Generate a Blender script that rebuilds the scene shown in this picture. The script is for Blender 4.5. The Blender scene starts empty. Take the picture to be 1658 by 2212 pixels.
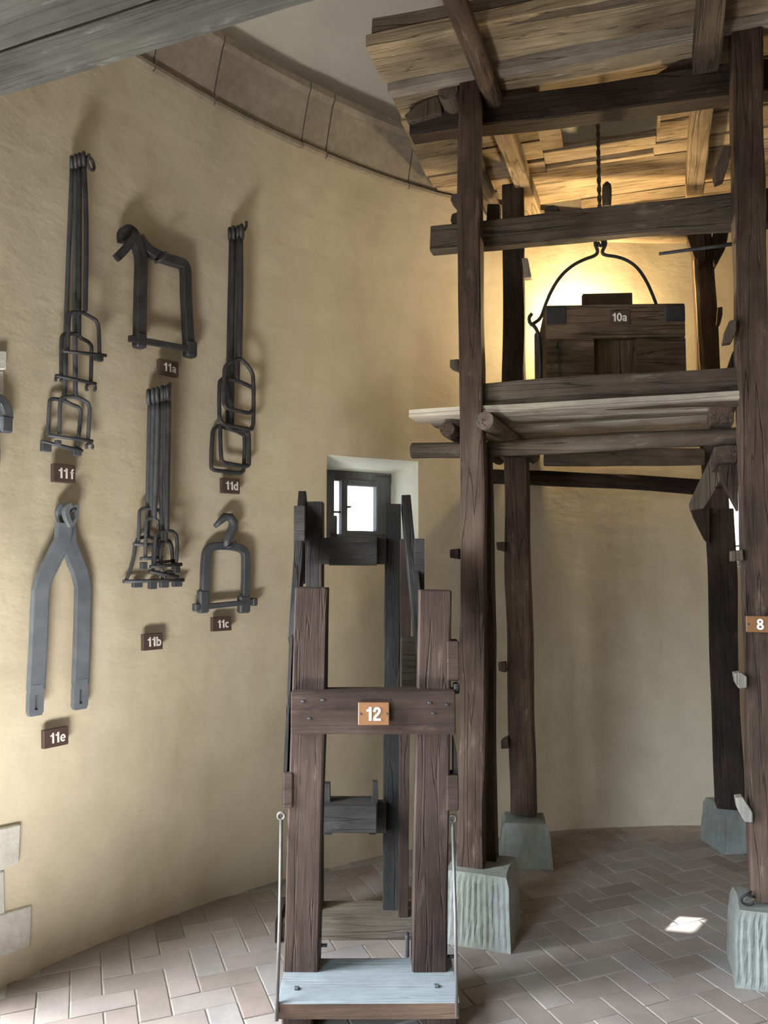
import bpy, bmesh, math, random
import numpy as np
from mathutils import Vector, Matrix, noise

random.seed(7)
SC = bpy.context.scene
COL = SC.collection
# ------------------------------------------------------------------ camera, world, lights, exposure
F = 1662.0                       # focal length in pixels of a 1658 x 2212 frame
PITCH = math.atan(109.0 / F)
EYE = Vector((0, 0, 1.55))
cam = bpy.data.cameras.new('camera')
cam.sensor_fit = 'VERTICAL'; cam.sensor_height = 36.0
cam.lens = F * 36.0 / 2212.0
cam.clip_start = 0.05
camo = bpy.data.objects.new('camera', cam); COL.objects.link(camo)
camo.location = EYE
camo.rotation_euler = (math.pi / 2 + PITCH, 0, 0)
SC.camera = camo

SC.view_settings.view_transform = 'Standard'
SC.view_settings.look = 'None'
SC.view_settings.exposure = 0.0
SC.view_settings.gamma = 1.0
SC.view_settings.use_curve_mapping = False
SC.cycles.use_denoising = True
SC.cycles.max_bounces = 10
SC.cycles.diffuse_bounces = 6
SC.cycles.sample_clamp_indirect = 6.0

wd = bpy.data.worlds.new('sky'); SC.world = wd; wd.use_nodes = True
wd.node_tree.nodes['Background'].inputs[0].default_value = (0.80, 0.92, 1.0, 1)
wd.node_tree.nodes['Background'].inputs[1].default_value = 5.5

def lamp(name, kind, loc, aim, energy, color, size=None, size_y=None, spread=None, radius=None):
    l = bpy.data.lights.new(name, kind); l.energy = energy; l.color = color
    if kind == 'AREA':
        l.shape = 'RECTANGLE'; l.size = size; l.size_y = size_y
        if spread: l.spread = spread
    if radius is not None: l.shadow_soft_size = radius
    o = bpy.data.objects.new(name, l); COL.objects.link(o); o.location = loc
    if aim is not None:
        o.rotation_euler = (Vector(aim) - Vector(loc)).to_track_quat('-Z', 'Y').to_euler()
    return o

# the round room
CX, CY, R = 1.84, 0.78, 3.878
def on_ring(th, r=R, z=0.0):
    return Vector((CX + r * math.cos(th), CY + r * math.sin(th), z))
DOOR = (math.radians(149.6), math.radians(165.0), 0.0, 2.45)       # doorway left of the frame
WIN3 = (math.radians(196.0), math.radians(212.0), 0.8, 2.5)        # unseen window added behind the viewer, to the left, for fill light
dm = (DOOR[0] + DOOR[1]) / 2
lamp('daylight_doorway', 'AREA', on_ring(dm, R + 0.30, 1.25), (0.2, 2.4, 0.3), 105, (0.86, 0.94, 1.0), 0.95, 2.2, spread=math.radians(95))
w3 = (WIN3[0] + WIN3[1]) / 2
lamp('fill_daylight', 'AREA', on_ring(w3, R + 0.30, 1.65), (0.65, 2.25, -0.1), 25, (0.70, 0.85, 1.0), 0.9, 1.3, spread=math.radians(48))  # added fill lamp shining in from behind the viewer
lamp('bounce_uplight', 'AREA', (-0.98, 1.62, 0.26), (-1.04, 1.74, 1.26), 66, (1.0, 0.97, 0.91), 0.6, 0.4)  # added low uplight standing in for sunlight bounced off the floor
BULB = Vector((1.21, 4.40, 2.96))
lamp('lamp_bulb', 'POINT', BULB, None, 62, (1.0, 0.74, 0.38), radius=0.04)
SUN_TO = Vector((1.30, 3.43, 0.0)); SUN_FROM = SUN_TO + Vector((0.6626, 0.7490, 0.99)) * 3
sun = lamp('sun', 'SUN', SUN_FROM, SUN_TO, 25, (1.0, 0.95, 0.86)); sun.data.angle = 0.012

# ------------------------------------------------------------------ rays through the photograph
_c, _s = math.cos(PITCH), math.sin(PITCH)
def ray(px, py):
    u = (px - 829) / F; v = (1106 - py) / F
    return Vector((u, _c - v * _s, _s + v * _c))
def PZ(px, py, z):                       # point at height z
    d = ray(px, py); return EYE + d * ((z - EYE.z) / d.z)
def PY(px, py, y):                       # point at distance y
    d = ray(px, py); return EYE + d * (y / d.y)
TA = math.radians(-17.0)                 # the tower stands turned by 17 degrees
U = Vector((math.cos(TA), math.sin(TA), 0)); V = Vector((-math.sin(TA), math.cos(TA), 0))
UP = Vector((0, 0, 1))
def PC(px, py, c):                       # point on the plane V.p = c (parallel to the tower's front)
    d = ray(px, py); return EYE + d * (c / (V.x * d.x + V.y * d.y))
def W(px, py, off=0.0):                  # point on the round wall, off in front of it
    d = ray(px, py); r = R - off
    a = d.x ** 2 + d.y ** 2; b = -2 * (d.x * CX + d.y * CY); c = CX ** 2 + CY ** 2 - r * r
    return EYE + d * ((-b + math.sqrt(b * b - 4 * a * c)) / (2 * a))
def theta(p): return math.atan2(p.y - CY, p.x - CX)
def mpp(p): return p.y / F               # metres per photo pixel at a point

# ------------------------------------------------------------------ materials
def mat(name):
    m = bpy.data.materials.new(name); m.use_nodes = True
    nt = m.node_tree; b = nt.nodes['Principled BSDF']
    return m, nt, b
def nn(nt, t, **k):
    n = nt.nodes.new(t)
    for a, v in k.items(): setattr(n, a, v)
    return n
def ramp(nt, fac, stops):
    r = nn(nt, 'ShaderNodeValToRGB'); e = r.color_ramp.elements
    while len(e) < len(stops): e.new(0.5)
    for i, (p, c) in enumerate(stops):
        e[i].position = p; e[i].color = (*c, 1) if len(c) == 3 else c
    nt.links.new(fac, r.inputs[0]); return r.outputs[0]
def rnd_coord(nt, amount=30.0):
    tc = nn(nt, 'ShaderNodeTexCoord'); oi = nn(nt, 'ShaderNodeObjectInfo')
    mu = nn(nt, 'ShaderNodeMath', operation='MULTIPLY'); mu.inputs[1].default_value = amount
    nt.links.new(oi.outputs['Random'], mu.inputs[0])
    ad = nn(nt, 'ShaderNodeVectorMath', operation='ADD')
    nt.links.new(tc.outputs['Object'], ad.inputs[0]); nt.links.new(mu.outputs[0], ad.inputs[1])
    return ad.outputs[0], oi
def mix(nt, fac, a, b, mode='MIX'):
    m = nn(nt, 'ShaderNodeMix', data_type='RGBA', blend_type=mode)
    for s, v in ((0, fac), (6, a), (7, b)):
        if hasattr(v, 'is_output'): nt.links.new(v, m.inputs[s])
        else: m.inputs[s].default_value = v if s == 0 else (*v, 1)
    return m.outputs[2]
def tex(nt, vec, scale, stretch=(1, 1, 1), detail=5, rough=0.6):
    mp = nn(nt, 'ShaderNodeMapping'); mp.inputs['Scale'].default_value = stretch
    nt.links.new(vec, mp.inputs[0])
    t = nn(nt, 'ShaderNodeTexNoise'); t.inputs['Scale'].default_value = scale
    t.inputs['Detail'].default_value = detail; t.inputs['Roughness'].default_value = rough
    nt.links.new(mp.outputs[0], t.inputs['Vector']); return t.outputs['Fac']
def bump(nt, b, h, strength, dist=0.01):
    bp = nn(nt, 'ShaderNodeBump'); bp.inputs['Strength'].default_value = strength; bp.inputs['Distance'].default_value = dist
    nt.links.new(h, bp.inputs['Height']); nt.links.new(bp.outputs[0], b.inputs['Normal'])

def wood(name, dark, mid, light, rough=0.8, crack=0.5, vary=0.28, spec=0.2):
    m, nt, b = mat(name)
    v, oi = rnd_coord(nt)
    g = tex(nt, v, 9.0, (7, 7, 0.45), 6, 0.65)
    p = tex(nt, v, 3.0, (1.5, 1.5, 0.7), 3, 0.5)
    fine = tex(nt, v, 40.0, (5, 5, 0.25), 3, 0.6)
    c1 = ramp(nt, g, [(0.30, dark), (0.5, mid), (0.72, light)])
    c2 = mix(nt, 0.55, c1, ramp(nt, p, [(0.35, dark), (0.68, light)]))
    c2 = mix(nt, 0.25, c2, ramp(nt, fine, [(0.35, dark), (0.65, mid)]))
    fl = tex(nt, v, 9.0, (2.2, 2.2, 0.5), 5, 0.7); wear = tex(nt, v, 2.6, (1.3, 1.3, 0.8), 4, 0.6)
    c2 = mix(nt, ramp(nt, fl, [(0.60, (0, 0, 0)), (0.70, (0.45, 0.45, 0.45))]), c2, tuple(min(0.8, x * 1.5) for x in light))
    c2 = mix(nt, 1.0, c2, ramp(nt, wear, [(0.34, (0.62, 0.60, 0.60)), (0.52, (1, 1, 1)), (0.68, (1.28, 1.25, 1.2))]), 'MULTIPLY')
    ck = tex(nt, v, 5.0, (5, 5, 0.22), 2, 0.4)
    cr = ramp(nt, ck, [(0.485, (1, 1, 1)), (0.5, (1 - crack,) * 3), (0.515, (1, 1, 1))])
    c3 = mix(nt, 1.0, c2, cr, 'MULTIPLY')
    mr = nn(nt, 'ShaderNodeMapRange'); mr.inputs['To Min'].default_value = 1 - vary; mr.inputs['To Max'].default_value = 1 + vary
    nt.links.new(oi.outputs['Random'], mr.inputs['Value'])
    hs = nn(nt, 'ShaderNodeHueSaturation'); nt.links.new(mr.outputs[0], hs.inputs['Value']); nt.links.new(c3, hs.inputs['Color'])
    nt.links.new(hs.outputs[0], b.inputs['Base Color'])
    b.inputs['Roughness'].default_value = rough; b.inputs['Specular IOR Level'].default_value = spec
    ad = nn(nt, 'ShaderNodeMath', operation='ADD'); nt.links.new(g, ad.inputs[0])
    sp = ramp(nt, ck, [(0.48, (1, 1, 1)), (0.5, (0, 0, 0)), (0.52, (1, 1, 1))]); nt.links.new(sp, ad.inputs[1])
    bump(nt, b, ad.outputs[0], 0.5, 0.006)
    return m
M_OAK = wood('dark_aged_oak', (0.022, 0.014, 0.011), (0.075, 0.049, 0.037), (0.165, 0.115, 0.09))
M_OAKD = wood('blackened_oak', (0.018, 0.012, 0.010), (0.048, 0.033, 0.026), (0.095, 0.068, 0.053))
M_RAIL = wood('grey_brown_beam', (0.055, 0.042, 0.032), (0.125, 0.098, 0.075), (0.21, 0.17, 0.13), crack=0.6)
M_DECK = wood('pale_old_planks', (0.13, 0.092, 0.056), (0.34, 0.262, 0.172), (0.50, 0.40, 0.28), crack=0.6, vary=0.22)
M_PALE = wood('pale_plank', (0.25, 0.21, 0.165), (0.44, 0.39, 0.32), (0.62, 0.57, 0.49), crack=0.5, vary=0.1)
M_WALN = wood('reddish_worn_wood', (0.022, 0.0145, 0.012), (0.052, 0.034, 0.028), (0.095, 0.064, 0.054), crack=0.12, vary=0.12, spec=0.18)
M_WALD = wood('blue_grey_worn_wood', (0.024, 0.022, 0.022), (0.048, 0.045, 0.045), (0.09, 0.085, 0.084), crack=0.15, vary=0.15)
M_BASE = wood('worn_base_board', (0.075, 0.045, 0.030), (0.17, 0.105, 0.072), (0.26, 0.175, 0.125), crack=0.1, vary=0.05)
def dust_and_sky_tint(m, c):                                   # dusty grey on the upward faces, with cool sky light painted in
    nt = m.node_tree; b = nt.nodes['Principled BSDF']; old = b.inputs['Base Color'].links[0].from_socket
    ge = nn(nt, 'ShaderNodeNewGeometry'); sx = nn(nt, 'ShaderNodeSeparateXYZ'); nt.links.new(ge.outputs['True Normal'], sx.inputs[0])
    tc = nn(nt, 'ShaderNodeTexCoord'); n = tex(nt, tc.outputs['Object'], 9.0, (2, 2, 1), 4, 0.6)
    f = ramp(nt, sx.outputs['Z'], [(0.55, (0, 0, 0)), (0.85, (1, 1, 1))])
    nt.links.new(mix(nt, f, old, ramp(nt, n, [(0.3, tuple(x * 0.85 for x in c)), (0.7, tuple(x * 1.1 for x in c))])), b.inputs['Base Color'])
dust_and_sky_tint(M_BASE, (0.215, 0.24, 0.255))
M_BASR = wood('grey_brown_base_board', (0.10, 0.082, 0.06), (0.19, 0.162, 0.128), (0.28, 0.245, 0.20), crack=0.2, vary=0.05)
M_CLEAT = wood('lit_pale_cleat', (0.16, 0.145, 0.125), (0.27, 0.25, 0.22), (0.38, 0.355, 0.32), crack=0.2, vary=0.1)  # paler than the other cleats, standing in for strong light on them
M_GREYB = wood('grey_painted_timber', (0.042, 0.040, 0.036), (0.072, 0.069, 0.063), (0.14, 0.135, 0.125), crack=0.2, vary=0.08)
M_BOX = wood('brown_box_boards', (0.038, 0.025, 0.015), (0.135, 0.092, 0.058), (0.25, 0.18, 0.12), crack=0.7, vary=0.1)
M_FRAME = wood('window_wood', (0.10, 0.10, 0.11), (0.15, 0.155, 0.165), (0.22, 0.225, 0.24), crack=0.1, vary=0.05)

def plaster(name, a, b_, c, bstr, streak=False):
    m, nt, b = mat(name)
    tc = nn(nt, 'ShaderNodeTexCoord'); v = tc.outputs['Object']
    big = tex(nt, v, 0.9, (1, 1, 0.8), 4, 0.55)
    med = tex(nt, v, 5.0, (1, 1, 1), 6, 0.6)
    col = mix(nt, 0.45, ramp(nt, big, [(0.32, a), (0.5, b_), (0.70, c)]), ramp(nt, med, [(0.3, a), (0.7, c)]))
    if streak:
        st = tex(nt, v, 2.2, (1, 1, 0.22), 4, 0.55); s2 = tex(nt, v, 1.3, (1, 1, 0.6), 5, 0.6)
        col = mix(nt, 1.0, col, ramp(nt, st, [(0.36, (0.86, 0.82, 0.78)), (0.52, (1, 1, 1)), (0.7, (1.05, 1.05, 1.06))]), 'MULTIPLY')
        col = mix(nt, 1.0, col, ramp(nt, s2, [(0.34, (0.88, 0.87, 0.86)), (0.5, (1, 1, 1)), (0.68, (1.06, 1.05, 1.05))]), 'MULTIPLY')
    nt.links.new(col, b.inputs['Base Color'])
    b.inputs['Roughness'].default_value = 0.92; b.inputs['Specular IOR Level'].default_value = 0.15
    str_ = tex(nt, v, 7.0, (1, 1, 1.6), 4, 0.55)
    spots = tex(nt, v, 26.0, (1, 1, 1), 2, 0.5)
    sp = ramp(nt, spots, [(0.66, (0, 0, 0)), (0.76, (1, 1, 1))])
    ad = nn(nt, 'ShaderNodeMath', operation='MULTIPLY_ADD'); nt.links.new(sp, ad.inputs[0]); ad.inputs[1].default_value = 0.06
    nt.links.new(str_, ad.inputs[2])
    bump(nt, b, ad.outputs[0], bstr, 0.03)
    return m
M_WALL = plaster('ochre_lime_plaster', (0.52, 0.452, 0.335), (0.60, 0.527, 0.40), (0.67, 0.59, 0.455), 0.24, True)
M_CEIL = plaster('grey_ceiling_plaster', (0.54, 0.52, 0.46), (0.60, 0.575, 0.51), (0.66, 0.635, 0.57), 0.1)
M_REVEAL = plaster('pale_reveal_plaster', (0.66, 0.65, 0.55), (0.76, 0.75, 0.65), (0.84, 0.83, 0.74), 0.3)

def stone(name, a, b_, c, stripes=False, bstr=0.6):
    m, nt, b = mat(name)
    v, oi = rnd_coord(nt, 9.0)
    n1 = tex(nt, v, 4.0, (1, 1, 1), 6, 0.65); n2 = tex(nt, v, 30.0, (1, 1, 1), 4, 0.6)
    col = mix(nt, 0.4, ramp(nt, n1, [(0.3, a), (0.5, b_), (0.7, c)]), ramp(nt, n2, [(0.3, a), (0.7, c)]))
    nt.links.new(col, b.inputs['Base Color']); b.inputs['Roughness'].default_value = 0.9
    b.inputs['Specular IOR Level'].default_value = 0.2
    bump(nt, b, n2, bstr, 0.008)
    return m
M_STONE = stone('grey_tooled_stone', (0.175, 0.183, 0.165), (0.24, 0.25, 0.23), (0.31, 0.322, 0.30))
M_CORN = stone('brown_cornice_stone', (0.20, 0.165, 0.125), (0.28, 0.235, 0.185), (0.37, 0.32, 0.26), bstr=0.25)
M_QUOIN = stone('pale_grey_quoin_stone', (0.46, 0.45, 0.40), (0.58, 0.57, 0.52), (0.68, 0.67, 0.62))

def tile_mat():
    m, nt, b = mat('terracotta_tile')
    tc = nn(nt, 'ShaderNodeTexCoord'); oi = nn(nt, 'ShaderNodeObjectInfo'); ge = nn(nt, 'ShaderNodeNewGeometry')
    ad = nn(nt, 'ShaderNodeMath', operation='ADD'); nt.links.new(oi.outputs['Random'], ad.inputs[0]); nt.links.new(ge.outputs['Random Per Island'], ad.inputs[1])
    fr = nn(nt, 'ShaderNodeMath', operation='FRACT'); nt.links.new(ad.outputs[0], fr.inputs[0])
    base = ramp(nt, fr.outputs[0], [(0.0, (0.225, 0.177, 0.155)), (0.35, (0.265, 0.218, 0.195)), (0.7, (0.30, 0.257, 0.235)), (1.0, (0.27, 0.248, 0.24))])
    geo = nn(nt, 'ShaderNodeNewGeometry')
    n1 = tex(nt, geo.outputs['Position'], 6.0, (1, 1, 1), 6, 0.65)
    col = mix(nt, 1.0, base, ramp(nt, n1, [(0.25, (0.78, 0.78, 0.8)), (0.75, (1.12, 1.12, 1.1))]), 'MULTIPLY')
    nt.links.new(col, b.inputs['Base Color']); b.inputs['Roughness'].default_value = 0.62
    n2 = tex(nt, geo.outputs['Position'], 45.0, (1, 1, 1), 4, 0.6); bump(nt, b, n2, 0.25, 0.004)
    return m
M_TILE = tile_mat()
M_GROUT = stone('sandy_mortar', (0.30, 0.27, 0.23), (0.38, 0.35, 0.30), (0.45, 0.42, 0.37), bstr=0.3)

def iron(name, a, c, rough=0.55, metal=0.35):
    m, nt, b = mat(name)
    v, oi = rnd_coord(nt)
    n = tex(nt, v, 14.0, (1, 1, 1), 5, 0.6)
    nt.links.new(ramp(nt, n, [(0.3, a), (0.7, c)]), b.inputs['Base Color'])
    b.inputs['Roughness'].default_value = rough; b.inputs['Metallic'].default_value = metal
    bump(nt, b, n, 0.25, 0.004); return m
M_IRON = iron('dark_forged_iron', (0.030, 0.032, 0.038), (0.075, 0.075, 0.082))
M_IRONG = iron('blue_grey_iron', (0.13, 0.15, 0.175), (0.20, 0.22, 0.245), 0.6, 0.2)
M_IRONM = iron('grey_iron', (0.065, 0.072, 0.085), (0.12, 0.125, 0.14), 0.55, 0.3)
M_ROD = iron('pale_iron_rod', (0.10, 0.09, 0.085), (0.17, 0.158, 0.15), 0.5, 0.3)
M_ROPE = iron('hemp_rope', (0.05, 0.035, 0.02), (0.11, 0.08, 0.05), 0.9, 0.0)
def flat(name, c, rough=0.6, emis=0):
    m, nt, b = mat(name)
    tc = nn(nt, 'ShaderNodeTexCoord'); n = tex(nt, tc.outputs['Object'], 30.0)
    nt.links.new(ramp(nt, n, [(0.2, tuple(x * 0.88 for x in c)), (0.8, tuple(min(1, x * 1.08) for x in c))]), b.inputs['Base Color'])
    b.inputs['Roughness'].default_value = rough
    if emis:
        b.inputs['Emission Color'].default_value = (*c, 1); b.inputs['Emission Strength'].default_value = emis
    return m
M_SIGN = flat('dark_brown_plate', (0.085, 0.052, 0.045), 0.5)
M_SIGNO = flat('orange_brown_plate', (0.215, 0.098, 0.040), 0.45)
M_LETTER = flat('white_lettering', (0.86, 0.84, 0.80), 0.5)
M_WHITE = flat('white_mark', (0.75, 0.72, 0.66), 0.6)
M_BULB = flat('lamp_glass', (1.0, 0.72, 0.32), 0.4, 12)
M_BLACK = flat('black_cable', (0.012, 0.012, 0.013), 0.6)
def glass_mat():
    m = bpy.data.materials.new('window_glass'); m.use_nodes = True; nt = m.node_tree
    nt.nodes.remove(nt.nodes['Principled BSDF']); out = nt.nodes['Material Output']
    t = nn(nt, 'ShaderNodeBsdfTransparent'); g = nn(nt, 'ShaderNodeBsdfGlossy'); g.inputs['Roughness'].default_value = 0.05
    mx = nn(nt, 'ShaderNodeMixShader'); mx.inputs[0].default_value = 0.06
    nt.links.new(t.outputs[0], mx.inputs[1]); nt.links.new(g.outputs[0], mx.inputs[2]); nt.links.new(mx.outputs[0], out.inputs[0])
    return m
M_GLASS = glass_mat()

# ------------------------------------------------------------------ object helpers
def tag(o, label=None, cat=None, group=None, kind=None):
    if label: o['label'] = label
    if cat: o['category'] = cat
    if group: o['group'] = group
    if kind: o['kind'] = kind
    return o
def root(name, loc, label, cat, group=None, kind=None):
    o = bpy.data.objects.new(name, None); COL.objects.link(o); o.location = loc
    o.empty_display_size = 0.05
    return tag(o, label, cat, group, kind)
def origin(o):
    p = Vector((0, 0, 0))
    while o is not None:
        p = p + Vector(o.location) if o.rotation_euler == o.rotation_euler else p
        o = o.parent
    return p
def link(name, me, m, parent=None, M=None):
    """mesh given in the frame M (a world matrix); parents are placed with plain world matrices"""
    o = bpy.data.objects.new(name, me); COL.objects.link(o)
    if m is not None:
        me.materials.clear(); me.materials.append(m)
    M = M if M is not None else Matrix.Identity(4)
    if parent is not None:
        o.parent = parent
        o.matrix_local = WM[parent].inverted() @ M if parent in WM else Matrix.Translation(-Vector(parent.location)) @ M
    else:
        o.matrix_world = M
    WM[o] = M.copy()
    return o
class _WM(dict):
    def __contains__(self, o): return dict.__contains__(self, o.name)
    def __getitem__(self, o): return dict.__getitem__(self, o.name)
    def __setitem__(self, o, v): dict.__setitem__(self, o.name, v)
WM = _WM()
def mesh(name, vs, fs, smooth=None):
    me = bpy.data.meshes.new(name); me.from_pydata([tuple(v) for v in vs], [], fs); me.update()
    bm = bmesh.new(); bm.from_mesh(me); bmesh.ops.recalc_face_normals(bm, faces=bm.faces); bm.to_mesh(me); bm.free()
    if smooth:
        for p in me.polygons: p.use_smooth = True if smooth is True else smooth(p)
    return me
def frame_of(d, hint):
    z = d.normalized(); x = hint - z * hint.dot(z)
    if x.length < 1e-4: x = Vector((1, 0, 0)) - z * z.x
    x.normalize(); y = z.cross(x); return x, y, z
_seed = [0]
def timber(name, p0, p1, w, h, m, parent, hint=U, w1=None, h1=None, wob=0.004, rnd=False, cham=0.12, label=None, bow=0.0):
    """hewn timber from p0 to p1; w measured along hint, h across; local Z runs along the grain"""
    p0, p1 = Vector(p0), Vector(p1); L = (p1 - p0).length
    w1 = w1 or w; h1 = h1 or h
    x, y, z = frame_of(p1 - p0, hint)
    M = Matrix((x, y, z)).transposed().to_4x4(); M.translation = p0
    if rnd:
        N = 12; sec = [(0.5 * math.cos(2 * math.pi * i / N), 0.5 * math.sin(2 * math.pi * i / N)) for i in range(N)]
    else:
        a = 0.5; e = 0.5 - cham * 0.5
        sec = [(a, -e), (a, e), (e, a), (-e, a), (-a, e), (-a, -e), (-e, -a), (e, -a)]
    N = len(sec); rings = max(3, min(26, int(L / 0.10) + 1)); _seed[0] += 1; sd = _seed[0] * 7.31
    vs, fs = [], []
    for k in range(rings + 1):
        t = k / rings; zz = L * t
        ww = w + (w1 - w) * t; hh = h + (h1 - h) * t
        ox = wob * (noise.noise((sd, zz * 1.3, 0)) * 1.2); oy = wob * (noise.noise((sd, zz * 1.3, 9)) * 1.2) + bow * math.sin(math.pi * t)
        for i, (a, b) in enumerate(sec):
            q = wob * 0.9 * noise.noise((sd + i * 1.7, zz * 2.8, 4.2))
            vs.append((a * (ww + 2 * q) + ox, b * (hh + 2 * q) + oy, zz))
    for k in range(rings):
        for i in range(N):
            j = (i + 1) % N
            fs.append((k * N + i, k * N + j, (k + 1) * N + j, (k + 1) * N + i))
    # end caps, slightly inset for a worn arris
    for k, zc in ((0, -min(0.004, w * 0.05)), (rings, L + min(0.004, w * 0.05))):
        b0 = len(vs); cx = sum(vs[k * N + i][0] for i in range(N)) / N; cy = sum(vs[k * N + i][1] for i in range(N)) / N
        for i in range(N):
            v = vs[k * N + i]; q = 1 - min(0.12, 0.005 / max(w, h)); vs.append((cx + (v[0] - cx) * q, cy + (v[1] - cy) * q, zc))
        for i in range(N):
            j = (i + 1) % N; fs.append((k * N + i, k * N + j, b0 + j, b0 + i))
        fs.append(tuple(range(b0, b0 + N)))
    me = mesh(name, vs, fs, (lambda p: len(p.vertices) == 4) if rnd else None)
    o = link(name, me, m, parent, M)
    if label: o['label'] = label
    return o
def prism(name, pts, ext, m, parent, label=None, bev=0.003):
    """outline of 3D points extruded by the vector ext"""
    pts = [Vector(p) for p in pts]; c = sum(pts, Vector()) / len(pts); ext = Vector(ext)
    n = len(pts)
    vs = [p - c for p in pts] + [p - c + ext for p in pts]
    fs = [tuple(range(n)), tuple(range(2 * n - 1, n - 1, -1))] + [(i, (i + 1) % n, n + (i + 1) % n, n + i) for i in range(n)]
    me = mesh(name, vs, fs)
    if bev:
        bm = bmesh.new(); bm.from_mesh(me)
        bmesh.ops.bevel(bm, geom=list(bm.edges), offset=bev, segments=1, affect='EDGES'); bm.to_mesh(me); bm.free()
    o = link(name, me, m, parent, Matrix.Translation(c))
    if label: o['label'] = label
    return o
def tube(name, pts, r, m, parent, closed=False, sides=10, smoothpath=0, flat=None, hint=None, label=None, cut=0.25):
    """bar swept along 3D points; flat=(a,b) gives a rectangular section a (along hint) x b"""
    pts = [Vector(p) for p in pts]
    for _ in range(smoothpath):                      # corner cutting rounds the bends
        q = [] if closed else [pts[0]]
        rng = range(len(pts)) if closed else range(len(pts) - 1)
        for i in rng:
            a, b = pts[i], pts[(i + 1) % len(pts)]
            q += [a.lerp(b, cut), a.lerp(b, 1 - cut)]
        if not closed: q.append(pts[-1])
        pts = q
    c = sum(pts, Vector()) / len(pts); P = [p - c for p in pts]; n = len(P)
    rr = r if isinstance(r, (list, tuple)) else [r] * n
    if isinstance(r, (list, tuple)) and len(r) != n: rr = [r[0] + (r[-1] - r[0]) * i / (n - 1) for i in range(n)]
    vs, fs = [], []; ref = None
    for i in range(n):
        a = P[i - 1] if (i > 0 or closed) else P[i]; b = P[(i + 1) % n] if (i < n - 1 or closed) else P[i]
        t = (b - a).normalized()
        if hint is not None: x = (Vector(hint) - t * Vector(hint).dot(t))
        else:
            if ref is None: ref = Vector((0.31, -0.8, 0.5))
            x = ref - t * ref.dot(t)
        if x.length < 1e-4: x = t.orthogonal()
        x.normalize(); y = t.cross(x); ref = x
        if flat:
            fa, fb = flat; e = 0.82
            ring = [(fa / 2, -fb / 2 * e), (fa / 2, fb / 2 * e), (fa / 2 * e, fb / 2), (-fa / 2 * e, fb / 2), (-fa / 2, fb / 2 * e), (-fa / 2, -fb / 2 * e), (-fa / 2 * e, -fb / 2), (fa / 2 * e, -fb / 2)]
        else:
            ring = [(rr[i] * math.cos(2 * math.pi * k / sides), rr[i] * math.sin(2 * math.pi * k / sides)) for k in range(sides)]
        for u, v in ring: vs.append(P[i] + x * u + y * v)
    S = 8 if flat else sides
    for i in range(n if closed else n - 1):
        j = (i + 1) % n
        for k in range(S):
            l = (k + 1) % S; fs.append((i * S + k, i * S + l, j * S + l, j * S + k))
    if not closed: fs += [tuple(range(S)), tuple(range((n - 1) * S, n * S))]
    me = mesh(name, vs, fs, None if flat else (lambda p: len(p.vertices) == 4))
    o = link(name, me, m, parent, Matrix.Translation(c))
    if label: o['label'] = label
    return o
def block(name, c, x, y, z, sx, sy, sz, m, parent, bev=0.004, label=None, jit=0.0, taper=1.0):
    """box centred at c with axes x,y,z"""
    x, y, z = Vector(x).normalized(), Vector(y).normalized(), Vector(z).normalized()
    M = Matrix((x, y, z)).transposed().to_4x4(); M.translation = Vector(c)
    vs = []
    for k in (-1, 1):
        s = 1.0 if k < 0 else taper
        for j in (-1, 1):
            for i in (-1, 1):
                vs.append(Vector((i * sx / 2 * s, j * sy / 2 * s, k * sz / 2)) + Vector((random.uniform(-jit, jit), random.uniform(-jit, jit), random.uniform(-jit, jit))))
    fs = [(0, 1, 3, 2), (4, 6, 7, 5), (0, 4, 5, 1), (2, 3, 7, 6), (0, 2, 6, 4), (1, 5, 7, 3)]
    me = mesh(name, vs, fs)
    if bev:
        bm = bmesh.new(); bm.from_mesh(me)
        bmesh.ops.bevel(bm, geom=list(bm.edges), offset=bev, segments=1, affect='EDGES'); bm.to_mesh(me); bm.free()
    o = link(name, me, m, parent, M)
    if label: o['label'] = label
    return o
def _ell(cx, cy, rx, ry, a0=0, a1=360, n=22):
    return [(cx + rx * math.cos(math.radians(a0 + (a1 - a0) * i / n)), cy + ry * math.sin(math.radians(a0 + (a1 - a0) * i / n))) for i in range(n + 1)]
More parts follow.
